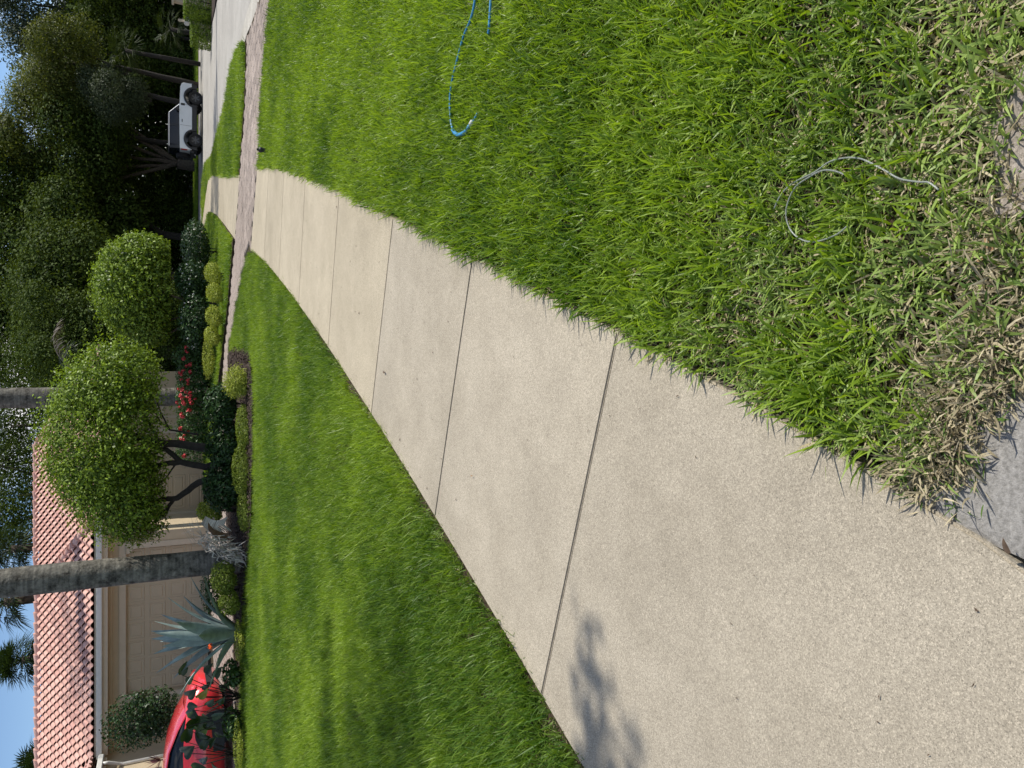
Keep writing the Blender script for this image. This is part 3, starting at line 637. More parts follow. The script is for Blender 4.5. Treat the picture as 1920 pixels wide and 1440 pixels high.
Yc = 25.0
e = empty('clipped_dome_tree', on_ground(*D(385, 560, Yc)[:2]), 'smooth clipped dome tree, flat underneath, right of the ragged ball tree', 'tree')
o = e.location.copy()
LB = [lobe(262, 542, Yc, 1.30, 1.62, 1.6), lobe(272, 485, Yc, .88, .76, 1.3), lobe(282, 608, Yc, .66, .72, 1.2), lobe(238, 525, Yc, .8, 1.0, 1.3), lobe(250, 585, Yc - .4, .7, .6, .8)]
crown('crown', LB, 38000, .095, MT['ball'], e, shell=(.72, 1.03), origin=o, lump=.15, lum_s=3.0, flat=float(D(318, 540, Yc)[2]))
for k, (yb, yt) in enumerate(((560, 500), (572, 545), (580, 610), (590, 640))):
    limbs('trunk', [([o + Vector(((565 - yb) / 60, .1 * k, 0)), at(352, yb + (yt - yb) * .2, Yc), at(335, yb + (yt - yb) * .5, Yc), at(290, yt, Yc)], .05, .025)], MT['greybark' if k < 2 else 'bark'], e, o)

# ------------------------------------------------------------------ palms
def frond(b, P0, az, el, Ln, droop, lw=.035, ll=.55, n=34, m=0, twist=0.0):
    P = [Vector(P0)]; a = el
    for k in range(12):
        P.append(P[-1] + Vector((math.cos(az) * math.cos(a), math.sin(az) * math.cos(a), math.sin(a))) * Ln / 12); a -= droop / 12 * (1 + k / 12)
    b.tube(P, [.03 - .0023 * k for k in range(13)], 5)
    side = Vector((-math.sin(az), math.cos(az), 0))
    for k in range(n):
        t = (.12 + .86 * k / n) * 12; i = min(int(t), 11); p = P[i].lerp(P[i + 1], t - i); d = (P[i + 1] - P[i]).normalized()
        l = ll * (1 - abs(t / 12 - .45) * 1.1)
        for s in (-1, 1):
            q = (side * s * 1.0 + d * .55 + Vector((0, 0, -.35 + random.gauss(0, .22)))).normalized(); tip = p + q * l + Vector((0, 0, -l * .25))
            mid = p + q * l * .5; w = d * lw
            b.add([p, mid - w * .5, tip, mid + w * .5], [(0, 1, 2, 3)])
def fan(b, P0, dr, R0, n=20, spread=2.3, pet=.5):
    dr = Vector(dr).normalized(); sd = dr.cross(Vector((0, 0, 1))); sd = sd.normalized() if sd.length > .1 else Vector((1, 0, 0)); upv = sd.cross(dr)
    h = Vector(P0) + dr * pet; b.tube([P0, h], [.018, .012], 4)
    for k in range(n):
        w = (k / (n - 1) - .5) * spread * 1.25
        q = (dr * math.cos(w) + sd * math.sin(w) + upv * (.12 + random.gauss(0, .06))).normalized()
        l = R0 * (.72 + .28 * math.cos(w)) * random.uniform(.9, 1.1); tip = h + q * l + Vector((0, 0, -.22 * l))
        mid = h + q * l * .55; pr = q.cross(upv).normalized() * .028 * R0 / .8
        b.add([h, mid - pr, tip, mid + pr], [(0, 1, 2, 3)])
def royal_palm(x, y, Y, r0, r1, hgt, label, ytop=None):
    c = D(x, y, Y); base = on_ground(c[0], c[1], .06); e = empty('royal_palm', base, label, 'palm tree')
    b = MB(); prof = []; n = 34
    for k in range(n + 1):
        t = k / n; r = r0 + (r1 - r0) * t + .035 * math.exp(-(t * hgt / .35) ** 2) + .03 * math.exp(-((t - .35) / .2) ** 2)
        prof.append((r * (1 + .012 * math.sin(k * 2.4)), hgt * t))
    b.lathe(prof, 28); b.build('trunk', MT['palmbark'], e, smooth=True)
    s = MB(); s.lathe([(r1 * 1.15, hgt - .02), (r1 * 1.2, hgt + .5), (r1 * .8, hgt + 1.3), (.06, hgt + 1.7)], 16); s.build('crownshaft', MT['fern_leaf'], e, smooth=True)
    for k in range(13):
        f = MB(); frond(f, (0, 0, hgt + 1.35), k * 2.4, R(62 - 5.5 * k), 3.2, 1.5, ll=.75); f.build('frond', MT['palm_leaf'], e)
    return e
royal_palm(395, 1054, 15.9, .25, .235, 9.5, 'thick grey royal palm trunk in the bed left of the ragged ball tree')
royal_palm(340, 744, 26.3, .30, .29, 11.5, 'distant grey royal palm trunk rising behind the ragged ball tree')
def fan_palm(x, y, Y, Rr, nf, label, hid=True, frm=0.0, pet=.55):
    c = D(x, y, Y); base = on_ground(c[0], c[1]); h = c[2] - base.z
    e = empty('fan_palm', base, label, 'palm tree', 'cabbage palms behind the house')
    b = MB(); b.tube([(0, 0, 0), (.05, 0, h * .5), (0, 0, h)], [.17, .15, .16], 10); b.build('trunk', MT['bark'], e, smooth=True)
    b = MB()
    for k in range(nf):
        a = k * 2.4; el = R(75) - (k / nf) * R(120); fan(b, (0, 0, h), (math.cos(a) * math.cos(el), math.sin(a) * math.cos(el), math.sin(el)), Rr * random.uniform(.8, 1.1), 18, 2.4, pet)
    b.build('fronds', MT['palm_leaf'], e); return e
fan_palm(22, 1030, 35, .85, 34, 'cabbage palm behind the roof ridge just right of the thick royal palm trunk')
fan_palm(8, 1130, 33, .85, 34, 'cabbage palm behind the roof ridge just left of the thick royal palm trunk')
fan_palm(42, 1238, 38, .95, 40, 'bushy cabbage palm standing alone against blue sky above the garage roof')
fan_palm(84, 1425, 38, .9, 30, 'cabbage palm tips low behind the left end of the roof')

# ------------------------------------------------------------------ shrubs, hedges, ferns
def tiny(name, parent, proto, spots):             # repeated small parts
    for i, (p, s, rz) in enumerate(spots):
        q = proto if i == 0 else proto.copy()
        if i: COL.objects.link(q)
        q.parent = parent; q.location = p; q.scale = (s, s, s); q.rotation_euler = (RNG.uniform(-1, 1), RNG.uniform(-1, 1), rz)
def flower_head(name, mat, n=14, rad=.055, pl=.03):
    d = rdirs(n); d[:, 2] = np.abs(d[:, 2]); V = leaf_cards(d * rad * .7, rdirs(n), d, np.full(n, pl * 1.6), np.full(n, pl * 1.3)); return quads(name, V, n, mat)
# red flowering hedge
Yh = 24.6
hx0, hx1 = D(380, 862, Yh)[0], D(380, 642, Yh)[0]; base = on_ground((hx0 + hx1) / 2, Yh)
e = empty('flowering_hedge', base, 'dark clipped hedge with red flower heads in front of the house', 'hedge')
hl = [(np.array([x, Yh, base.z + .52]), np.array([.42, .5, .55])) for x in np.linspace(hx0 + .3, hx1 - .35, 10)] + [(np.array([hx1 - .45, Yh, base.z + .7]), np.array([.4, .4, .5]))]
crown('foliage', hl, 16000, .075, MT['ixora_leaf'], e, origin=base, shell=(.75, 1.06), lump=.1)
fp = flower_head('flower', MT['flower'], 16, .075, .04)
sp = []
for k in range(44):
    x = RNG.normal((hx0 + hx1) / 2 + .2, (hx1 - hx0) * .24); x = float(np.clip(x, hx0 + .1, hx1 - .1)); z = base.z + float(RNG.choice([.86, .9, .95, .72, .5], p=[.3, .25, .15, .2, .1])) + RNG.normal(0, .05)
    yy = Yh - .5 * math.sqrt(max(.05, 1 - ((z - base.z - .52) / .56) ** 2)) - .03
    sp.append((Vector((x, yy, z)) - base, RNG.uniform(.7, 1.25), RNG.uniform(0, 6)))
tiny('flower', e, fp, sp)
# planting under the dome tree
def lowshrub(x, y, Y, rv, ru, label, n, ln, mat, name='shrub', group=None, rd=None, **kw):
    return shrub(name, label, 'shrub', [lobe(x, y, Y, rv, ru, rd), lobe(x + 6, y + 8, Y - .1, rv * .8, ru * .7, rd)], n, ln, mat, group, **kw)
for (x, y, Y, rv, ru, lb) in ((362, 528, 24.0, .5, .62, 'dark round shrub with white blooms under the right half of the dome tree'), (366, 602, 23.6, .48, .85, 'dark broad shrub with white blooms under the left half of the dome tree')):
    s = lowshrub(x, y, Y, rv, ru, lb, 5200, .085, 'dark_leaf', 'white_flower_shrub', 'white flowered shrubs under the dome tree')
    fp = flower_head('flower', MT['whitefl'], 8, .035, .028)
    c = D(x, y, Y); sp = []
    for k in range(16):
        d = unit(RNG.normal(size=3)); d[1] = -abs(d[1]); d[2] = abs(d[2]) * .8
        sp.append((Vector(c + d * np.array([ru, ru, rv]) * 1.03) - s.location, RNG.uniform(.6, 1.1), 0))
    tiny('flower', s, fp, sp)
lowshrub(366, 465, 27, .45, .95, 'low dark shrub at the end of the bed beyond the dome tree', 4200, .09, 'dark_leaf')
for x, y, Y, rv, ru, lb in ((398, 512, 21.6, .21, .29, 'golden mound nearest the far walk in the row before the dome tree'), (401, 548, 21.2, .20, .25, 'second golden mound from the far walk before the dome tree'), (399, 592, 21.0, .19, .27, 'third golden mound from the far walk before the dome tree'), (396, 628, 21.2, .18, .24, 'golden mound at the house end of the row before the dome tree'), (389, 668, 22.8, .14, .62, 'flat golden mound at the foot of the red flowering hedge')):
    lowshrub(x, y, Y, rv, ru, lb, 3000, .034, 'lime_leaf', 'golden_mound', 'golden mounds edging the far bed', rd=.25, lump=.2)
# the near bed
lowshrub(443, 716, 15.0, .22, .27, 'bright lime mound at the tip of the near bed beside bare mulch', 5200, .042, 'lime_leaf', 'golden_mound', lump=.4, wd=.3, shell=(.6, 1.15))
lowshrub(413, 760, 15.6, .30, .42, 'glossy dark shrub next to the bright lime mound', 2600, .10, 'dark_leaf', wd=.36, lump=.2)
lowshrub(420, 830, 15.7, .34, .50, 'glossy dark shrub around the forked trunks of the ragged ball tree', 3200, .10, 'dark_leaf', wd=.36, lump=.2)
lowshrub(418, 912, 15.7, .38, .48, 'glossy dark shrub on the palm side of the forked trunks', 3200, .10, 'dark_leaf', wd=.36, lump=.2)
for x, y, rv, ru, lb in ((455, 800, .13, .42, 'low fern edging in front of the first dark shrub'), (452, 880, .17, .48, 'low fern edging in front of the forked trunks'), (458, 955, .13, .42, 'low fern edging next to the fallen palm frond')):
    lowshrub(x, y, 14.9, rv, ru, lb, 4200, .045, 'fern_leaf', 'fern_clump', 'fern edging along the near bed', wd=.3, rd=.3)
lowshrub(392, 958, 16.6, .24, .24, 'yellow green bush behind the fallen palm frond', 1700, .07, 'lime_leaf', 'bush', wd=.4)
lowshrub(418, 1082, 15.0, .22, .30, 'bright fern clump at the foot of the thick palm trunk', 4200, .05, 'fern_leaf', 'fern_clump', wd=.3, lump=.25)
lowshrub(428, 1128, 14.9, .18, .24, 'bright fern clump between the palm trunk and the agave', 3200, .05, 'fern_leaf', 'fern_clump', wd=.3, lump=.25)
lowshrub(400, 1105, 16.2, .25, .5, 'thin dark green shrub behind the bright ferns', 1700, .06, 'ixora_leaf')
for x, y, ru, lb in ((446, 1200, .40, 'creamy ground cover strip below the agave'), (444, 1395, .50, 'creamy ground cover strip at the foot of the broad leaved plants')):
    lowshrub(x, y, 15.0, .07, ru, lb, 1600, .03, 'lime_leaf', 'ground_cover', rd=.12)
for x, y, rv, ru, lb in ((433, 1262, .16, .25, 'small leafy plant between the agave and the red car'), (434, 1355, .17, .3, 'small leafy plant below the red car door')):
    lowshrub(x, y, 15.3, rv, ru, lb, 500, .09, 'ixora_leaf', 'small_plant', wd=.5)
# hedges across the street
for x, y, Y, rv, ru, lb in ((378, 53, 37, .48, .75, 'square clipped hedge end across the street, sunlit on top'), (372, 2, 36, .62, .75, 'taller clipped hedge across the street at the edge of the picture')):
    c = D(x, y, Y); base = on_ground(c[0], c[1]); n = 7000
    e = empty('box_hedge', base, lb, 'hedge', 'clipped hedges across the street')
    P = RNG.uniform(-1, 1, (n, 3)); ax = RNG.integers(0, 3, n); P[np.arange(n), ax] = np.sign(P[np.arange(n), ax]) * RNG.uniform(.86, 1.05, n)
    nr = np.zeros((n, 3)); nr[np.arange(n), ax] = np.sign(P[np.arange(n), ax]); P = P * (1 - .05 * (np.abs(P).max(1, keepdims=True) ** 4) * (np.linalg.norm(P, axis=1, keepdims=True) - 1)) * np.array([ru, .7, rv]) + np.array([0, 0, c[2] - base.z])
    nr = unit(nr + RNG.normal(0, .5, (n, 3))); Ln = RNG.uniform(.05, .09, n)
    quads('foliage', leaf_cards(P, np.cross(nr, rdirs(n)), nr, Ln, Ln * .6), n, MT['ball'], e, np.repeat(np.clip(RNG.normal(.4, .25, n), 0, 1), 4))
    for k in (-1, 0, 1): limbs('stem', [([base + Vector((k * .3, 0, 0)), base + Vector((k * .32, 0, c[2] - base.z))], .03, .02)], MT['darkbark'], e, base, 6)
# corner shrub by the house
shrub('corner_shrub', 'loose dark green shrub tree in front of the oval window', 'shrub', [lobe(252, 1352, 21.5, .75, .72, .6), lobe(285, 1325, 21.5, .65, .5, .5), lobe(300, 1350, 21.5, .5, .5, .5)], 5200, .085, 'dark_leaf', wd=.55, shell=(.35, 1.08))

# ------------------------------------------------------------------ agave, broad leaved plants, fallen frond
def sword(P0, P1, width, sag, th=.018, base_w=.55, n=12, face=None):
    P0, P1 = Vector(P0), Vector(P1); ax = P1 - P0; Ln = ax.length; d0 = ax.normalized()
    fc = Vector(face) if face else Vector((0, 0, 1)); sd = d0.cross(fc).normalized(); nr = sd.cross(d0)
    secs = []
    for k in range(n + 1):
        t = k / n; w = width * .5 * (base_w + (1 - base_w) * math.sin(min(t / .5, 1) * math.pi / 2)) * (1 if t < .5 else max(.02, (1 - ((t - .5) / .5) ** 1.7)))
        c = P0 + ax * t + nr * (math.sin(t * math.pi) * sag * Ln); h = w * .42; q = th * (1 - .8 * t)
        secs.append([c - sd * w + nr * h, c - sd * w * .5 + nr * h * .25, c, c + sd * w * .5 + nr * h * .25, c + sd * w + nr * h, c + sd * w * .5 + nr * (h * .1 - q), c - nr * q * 1.3, c - sd * w * .5 + nr * (h * .1 - q)])
    return secs
Ya = 15.3
ab = Vector(D(428, 1187, Ya)); base = on_ground(ab.x, ab.y)
e = empty('agave', base, 'large blue green agave with long pointed leaves in front of the garage', 'agave')
tips = [(357.5, 1081, .35, .10), (383, 1080, -.3, .12), (314, 1120, .25, .13), (344, 1118, .5, .15), (302, 1152, .55, .14), (290, 1165, .1, .16), (282, 1183, .5, .13), (291, 1187, -.2, .17), (283, 1198, .45, .13), (300, 1203, .65, .13), (304, 1212, -.05, .15), (288, 1226, .2, .14), (293, 1262, .05, .15), (325, 1272, .3, .13), (336, 1304, -.25, .14), (390, 1301, -.5, .11), (330, 1166, -.85, .17), (372, 1192, -1.0, .19), (398, 1120, -.6, .12), (404, 1250, -.7, .12)]
for x, y, dY, w in tips:
    tp = Vector(D(x, y, Ya + dY)) - base; p0 = Vector((ab - base)) + Vector((tp.x * .03, tp.y * .05, 0)); p0.z = .12
    hv = Vector((tp.x, tp.y, 0)); face = (Vector((0, 0, 1)) - hv.normalized() * .75) if hv.length > .25 else Vector((0, -1, .2))
    b = MB(); b.loft(sword(p0, tp, w * 1.5, .05 * (hv.length + .2), face=face)); b.build('leaf', MT['agave'], e, angle=.9)
# small orange flower beside it
ob = Vector(D(396, 1212, 14.9)); gb = on_ground(ob.x, ob.y)
e = empty('orange_flower', gb, 'single orange flower on a thin stem in front of the agave', 'flower')
b = MB(); b.tube([(0, 0, 0), (.02, 0, (ob.z - gb.z) * .6), ob - gb], [.006, .005, .004], 6); b.build('stem', MT['fern_leaf'], e)
q = flower_head('bloom', MT['orange'], 16, .06, .05); q.parent = e; q.location = ob - gb
# broad leaved plants in front of the red car
def heart(b, base, tip, nrm, w, fold=.22):
    base, tip = Vector(base), Vector(tip); d = tip - base; Ln = d.length; d.normalize(); nr = Vector(nrm); sd = d.cross(nr).normalized(); nr = sd.cross(d)
    prof = [(0, .05), (-.06, .42), (.08, .8), (.3, 1.0), (.55, .86), (.78, .5), (1, .02)]
    mid = [base + d * Ln * max(t, 0) - nr * (.16 * t * t * Ln) for t, _ in prof]
    L_ = [base + d * Ln * t + sd * w * .5 * k + nr * (w * fold * k - .16 * t * t * Ln) for t, k in prof]; R_ = [base + d * Ln * t - sd * w * .5 * k + nr * (w * fold * k - .16 * t * t * Ln) for t, k in prof]
    n = len(prof); F = [(i, i + 1, n + i + 1, n + i) for i in range(n - 1)] + [(i + 1, i, 2 * n + i, 2 * n + i + 1) for i in range(n - 1)]
    b.add(mid + L_ + R_, F)
def broadplant(bx, by, Y, spots, label):
    c = D(bx, by, Y); base = on_ground(c[0], c[1]); e = empty('broad_leaved_plant', base, label, 'plant', 'broad leaved plants before the red car')
    st = MB(); p0 = Vector(c) - base; p0.z = .03
    for (x, y, s, t) in spots:
        p = Vector(D(x, y, Y + RNG.uniform(-.35, .25))) - base
        st.tube([p0 + Vector(RNG.normal(0, .04, 3)), p0.lerp(p, .55) + Vector((0, 0, .08)), p], [.012, .009, .006], 5)
        b = MB(); out = Vector((p.x - p0.x + RNG.normal(0, .1), -.15 + RNG.normal(0, .2), -.25)).normalized()
        heart(b, p, p + out * s, (RNG.normal(0, .5), -.75, .55 + RNG.normal(0, .2)), s * RNG.uniform(.62, .8))
        q = b.build('leaf', MT['broad'], e, smooth=True)
        a = q.data.attributes.new('tint', 'FLOAT', 'POINT'); tv = np.full(len(q.data.vertices), t, np.float32); a.data.foreach_set('value', tv)
        if t > 1.5: q['label'] = 'yellowing leaf'
    st.build('stems', MT['darkbark'], e, smooth=True)
broadplant(424, 1310, 15.7, [(340, 1265, .26, .3), (352, 1305, .32, .2), (372, 1308, .30, 2.0), (356, 1330, .30, .1), (362, 1352, .26, .3), (380, 1338, .18, .9), (386, 1262, .26, .2), (404, 1270, .24, .4), (378, 1290, .24, .2), (392, 1318, .2, .3), (412, 1290, .2, .1), (352, 1280, .22, .1)], 'broad leaved dark plant with one yellowing leaf by the agave')
broadplant(432, 1418, 15.7, [(346, 1390, .36, .1), (376, 1380, .30, .2), (345, 1412, .38, .1), (380, 1405, .26, .2), (372, 1425, .32, .0), (360, 1440, .34, .2), (398, 1430, .26, .1), (355, 1368, .24, .6), (392, 1398, .24, .1)], 'broad leaved dark plant at the edge of the picture, stems fanning from the ground')
broadplant(424, 1345, 15.4, [(352, 1330, .30, .1), (366, 1350, .30, .3), (384, 1355, .26, .2), (398, 1345, .24, .5), (372, 1372, .28, .1), (404, 1372, .22, .3), (350, 1362, .26, .0), (388, 1322, .22, .2), (408, 1318, .2, .6)], 'broad leaved dark plant in the middle, standing before the red car door')
# fallen dry palm frond at the palm's foot
Yf = 14.9
c = D(440, 1010, Yf); base = on_ground(c[0], c[1], 0); e = empty('fallen_palm_frond', base, 'grey dried palm frond curled on the mulch at the foot of the thick palm', 'frond')
def pxv(x, y, dY=0.0): return Vector(D(x, y, Yf + dY)) - base
sh = MB(); sc = []
for k in range(9):
    t = k / 8; c0 = pxv(394 + 34 * t, 985 + 22 * math.sin(t * 2.2)); r = .13 * (1 - .55 * t)
    sc.append([c0 + Vector((r * math.cos(w), -r * .5 * math.sin(w), r * .5 * math.sin(w) - .02)) for w in np.linspace(-.3, 3.4, 9)])
sh.loft(sc, cap=False, closed=False); sh.build('sheath', MT['brownsheath'], e, smooth=True)
lf = MB()
for k in range(230):
    t = random.random(); p = pxv(380 + 68 * t + random.gauss(0, 5), 1006 + 36 * t + random.gauss(0, 8), random.gauss(0, .12)); p.z = max(p.z, .02)
    q = p + Vector((random.gauss(-.05, .08), random.gauss(0, .06), random.gauss(-.10, .08))); mid = p.lerp(q, .5) + Vector((random.gauss(0, .03), 0, .06)); q.z = max(q.z, .0)
    lf.tube([p, mid, q], [.009, .013, .004], 3, cap=False)
for k in range(46):
    t = k / 45; p = pxv(386 + 40 * t, 968 + 8 * math.sin(t * 3), -.05); q = pxv(392 + 42 * t, 996 + random.gauss(0, 3), .0); mid = p.lerp(q, .5) + Vector((0, -.02, .1))
    lf.tube([p, mid, q], [.009, .012, .004], 3, cap=False)
for k in range(12): lf.tube([pxv(378, 1000 + k), pxv(350 + random.uniform(0, 20), 1000 - 30 + k * 5), pxv(335 + random.uniform(0, 30), 990 + random.uniform(-30, 25))], [.005, .004, .002], 3, cap=False)
q = lf.build('leaflets', MT['deadfrond'], e); tag(q, kind='stuff'); a = q.data.attributes.new('tint', 'FLOAT', 'POINT'); a.data.foreach_set('value', np.repeat(RNG.random(len(q.data.vertices) // 3), 3).astype(np.float32))
b = MB(); b.tube([pxv(400, 970), pxv(412, 1004), pxv(440, 1036), pxv(452, 1050)], [.02, .018, .012, .006], 6); b.build('rachis', MT['deadfrond'], e, smooth=True)

# ------------------------------------------------------------------ the house
PAD = .22
house = empty('house', (-6, 27, PAD), 'beige stucco house with pink clay tiled roof and two garage doors', 'house')
HO = house.location.copy()
def hb(name, mat, boxes, parent=house, bevel=0, **kw):
    b = MB()
    for q in boxes: b.box(*q)
    for i, v in enumerate(b.V): b.V[i] = (v[0] - HO.x, v[1] - HO.y, v[2] - HO.z)
    return b.build(name, mat, parent, bevel=bevel, **kw)
YA, YE, YB = 25.0, 24.4, 28.0                     # near garage face, its eave, far garage face
ZE = 3.36; SL_ = .43                              # eave height, roof pitch
XC = -4.05                                        # right corner of the near wing roof
ZR = 5.34; YR = YE + (ZR - ZE) / SL_              # ridge
AX = -7.1                                         # hip apex
XL = -11.1                                        # inner corner with the left wing
DX0, DX1, DZ = -9.72, -5.12, PAD + 2.36           # near garage opening
WX = -4.62
hb('wall', MT['wall'], [(DX1, WX, YA, YA + .25, PAD - .3, 3.16), (XL - .4, DX0, YA, YA + .25, PAD - .3, 3.16), (DX0, DX1, YA, YA + .25, DZ, 3.16)])
hb('wall', MT['wall'], [(WX - .25, WX, YA + .25, YB, PAD - .3, 3.16)])
hb('soffit', MT['trim'], [(XL, XC - .1, YE + .05, YA, 3.165, 3.2)])
hb('fascia', MT['trim'], [(XL, XC - .02, YE, YE + .05, 3.02, 3.365)])
hb('frieze', MT['trim'], [(XL, WX, YA - .06, YA - .002, 2.93, 3.16)], bevel=.01)
hb('gutter', MT['whitemetal'], [(XL - .05, XC + .02, YE - .13, YE - .003, 3.16, 3.31)], bevel=.02)
# garage surround
hb('door_surround', MT['trim'], [(DX0 - .22, DX1 + .22, YA - .05, YA - .002, DZ - .02, DZ + .17), (DX1, DX1 + .18, YA - .045, YA - .002, PAD, DZ - .022), (DX0 - .18, DX0, YA - .045, YA - .002, PAD, DZ - .022)], bevel=.012)
cb = MB()
for sx, x in ((1, DX0 - .03), (-1, DX1 + .03)):
    cb.prism([(x + sx * a - HO.x, z - HO.z) for a, z in ((-.16, DZ - .03), (.16, DZ - .03), (.14, DZ - .12), (.04, DZ - .2), (.0, DZ - .3), (-.02, DZ - .36), (-.16, DZ - .36))], YA - .12 - HO.y, YA - .047 - HO.y)
    cb.build('corbel', MT['trim'], house); cb = MB()
def garage_door(x0, x1, y, z0, z1, rows, cols, name='garage_door'):
    d = hb(name, MT['door'], [(x0, x1, y, y + .05, z0, z1)])
    pw, ph = (x1 - x0) / cols, (z1 - z0) / rows; first = None
    for r in range(rows):
        for c in range(cols):
            cx, cz = x0 + (c + .5) * pw, z0 + (r + .5) * ph
            if first is None:
                b = MB(); a, q = pw * .43, ph * .40
                def ringp(k, dy): return [(-a + k, dy, -q + k), (a - k, dy, -q + k), (a - k, dy, q - k), (-a + k, dy, q - k)]
                b.loft([ringp(0, 0), ringp(.012, -.016), ringp(.03, -.016), ringp(.045, -.004), ringp(.075, -.003), ringp(.10, -.018)])
                first = o = b.build('panel', MT['door'], d)
            else:
                o = first.copy(); COL.objects.link(o)
            o.parent = d; o.location = (cx - HO.x, y - HO.y - .001, cz - HO.z)
        if r:
            j = hb('section_joint', MT['wall'], [(x0, x1, y - .004, y - .001, z0 + r * ph - .006, z0 + r * ph + .006)], parent=d)
    return d
garage_door(DX0, DX1, YA + .12, PAD, DZ, 4, 8)
# far wing
FX0, FX1, FZ = -4.55, -1.75, PAD + 2.2
hb('wall', MT['wall'], [(WX, FX0, YB, YB + .25, PAD - .3, 3.2), (FX1, .45, YB, YB + .25, PAD - .3, 3.2), (FX0, FX1, YB, YB + .25, FZ, 3.2)])
hb('wall', MT['wall'], [(.2, .45, YB + .25, YB + 7, PAD - .3, 3.2)])
garage_door(FX0, FX1, YB + .1, PAD, FZ, 4, 2)
hb('door_surround', MT['trim'], [(FX0 - .16, FX0, YB - .04, YB - .002, PAD, FZ), (FX1, FX1 + .2, YB - .04, YB - .002, PAD, FZ), (FX0 - .16, FX1 + .2, YB - .05, YB - .002, FZ + .002, FZ + .2)], bevel=.01)
hb('wall_panel_trim', MT['trim'], [(-1.2, -.2, YB - .03, YB - .002, 1.5, 1.58), (-1.2, -.2, YB - .03, YB - .002, .75, .83), (-1.2, -1.12, YB - .03, YB - .002, .832, 1.498), (-.28, -.2, YB - .03, YB - .002, .832, 1.498)])
hb('fascia', MT['trim'], [(WX + .02, .9, YB - .6, YB - .55, 3.02, 3.26)]); hb('soffit', MT['trim'], [(WX + .02, .85, YB - .548, YB, 3.21, 3.24)])
# left wing: its right hand wall, front wall and eave
YW = 23.2
hb('wall', MT['wall'], [(XL - .45, XL - .2, YW + .2, YA, PAD - .3, 3.16)]); hb('wall', MT['wall'], [(-16, XL - .45, YW + .2, YW + .45, PAD - .3, 3.16)])
hb('fascia', MT['trim'], [(XL - .05, XL, YW - .35, YE - .14, 3.02, 3.24), (-16, XL - .052, YW - .35, YW - .3, 3.02, 3.24)])
hb('gutter', MT['whitemetal'], [(XL + .003, XL + .13, YW - .48, YE - .135, 3.10, 3.25), (-16, XL, YW - .48, YW - .352, 3.10, 3.25)], bevel=.02)
hb('soffit', MT['trim'], [(XL - .2, XL - .05, YW - .3, YE + .05, 3.165, 3.2)])
dp = MB(); dpp = [(XL + .07, YW + .55, 3.10), (XL + .07, YW + .55, 2.98), (XL - .12, YW + .75, 2.72), (XL - .15, YW + .75, 2.6), (XL - .15, YW + .75, PAD)]
dp.tube([Vector(p) - HO for p in dpp], .05, 10); dp.build('downspout', MT['whitemetal'], house, smooth=True)
# oval window on the near face, left of the garage
ov = MB(); cx, cz = -10.75, 2.05; n = 32
def ring(a, b_, y): return [(cx + a * math.cos(2 * math.pi * k / n) - HO.x, y - HO.y, cz + b_ * math.sin(2 * math.pi * k / n) - HO.z) for k in range(n)]
ov.loft([ring(.27, .50, YA - .002), ring(.36, .60, YA - .002), ring(.36, .60, YA - .05), ring(.27, .50, YA - .05), ring(.27, .50, YA - .002)], cap=False)
w_ = ov.build('oval_window', MT['trim'], house)
gl_ = MB(); gl_.loft([ring(.268, .498, YA - .006), ring(.268, .498, YA - .012)]); gl_.build('pane', MT['glass'], w_)

# roof: deck sheets, then the tiles course by course
rf = MB()
def rp_(*p): rf.add([(x - HO.x, y - HO.y, z - HO.z) for x, y, z in p], [tuple(range(len(p)))])
rp_((XL - 5, YE, ZE - .04), (XC, YE, ZE - .04), (AX, YR, ZR - .04), (XL - 5, YR, ZR - .04))
rp_((XC, YE, ZE - .04), (XC, YE + 2 * (YR - YE), ZE - .04), (AX, YR, ZR - .04))
ZRB = 6.0; YBE = YB - .6; YRB = YBE + (ZRB - ZE) / SL_; BX = -2.4; CX = 1.2; KB = (CX - BX) / (YRB - YBE)
rp_((AX - 3, YBE, ZE - .04), (CX, YBE, ZE - .04), (BX, YRB, ZRB - .04), (AX - 3, YRB, ZRB - .04))
rp_((CX, YBE, ZE - .04), (CX, YRB + 4, ZE - .04), (BX, YRB, ZRB - .04))
rp_((XL, YW - .4, ZE - .04), (XL, YR, ZE - .04), (XL - 4.5, YR, ZE - .04 + 4.5 * SL_), (XL - 4.5, YW + 4.1, ZE - .04 + 4.5 * SL_))
rp_((XL, YW - .4, ZE - .04), (-19, YW - .4, ZE - .04), (-19, YW + 4.1, ZE - .04 + 4.5 * SL_), (XL - 4.5, YW + 4.1, ZE - .04 + 4.5 * SL_))
rp_((AX, YR, ZR - .04), (XC, YE + 2 * (YR - YE), ZE - .04), (XL - 5, YE + 2 * (YR - YE), ZE - .04), (XL - 5, YR, ZR - .04))
rp_((BX, YRB, ZRB - .04), (CX, YRB + 4, ZE - .04), (AX - 3, YRB + 4, ZE - .04), (AX - 3, YRB, ZRB - .04))
roof = rf.build('roof', MT['brownsheath'], house)
TW, TL = .262, .36
pr = [(-.5, .00), (-.36, -.008), (-.22, .0), (-.1, .034), (.08, .066), (.24, .070), (.38, .044), (.5, .00)]
tb = MB(); sec = []
for y, lift in ((0, .044), (.03, .044), (TL * 1.12, .004)):
    sec.append([(x * TW * 1.03, y, z + lift) for x, z in pr])
tb.loft(sec, cap=False, closed=False)
nb = len(pr); tb.add([(x * TW * 1.03, 0, z + .044) for x, z in pr] + [(x * TW * 1.03, .012, z + .024) for x, z in pr], [(i, nb + i, nb + i + 1, i + 1) for i in range(nb - 1)])
tile0 = tb.build('roof_tile', MT['tile'], roof, angle=.8)
hyp = math.sqrt(1 + SL_ * SL_); ang = math.atan(SL_)
TILES = []
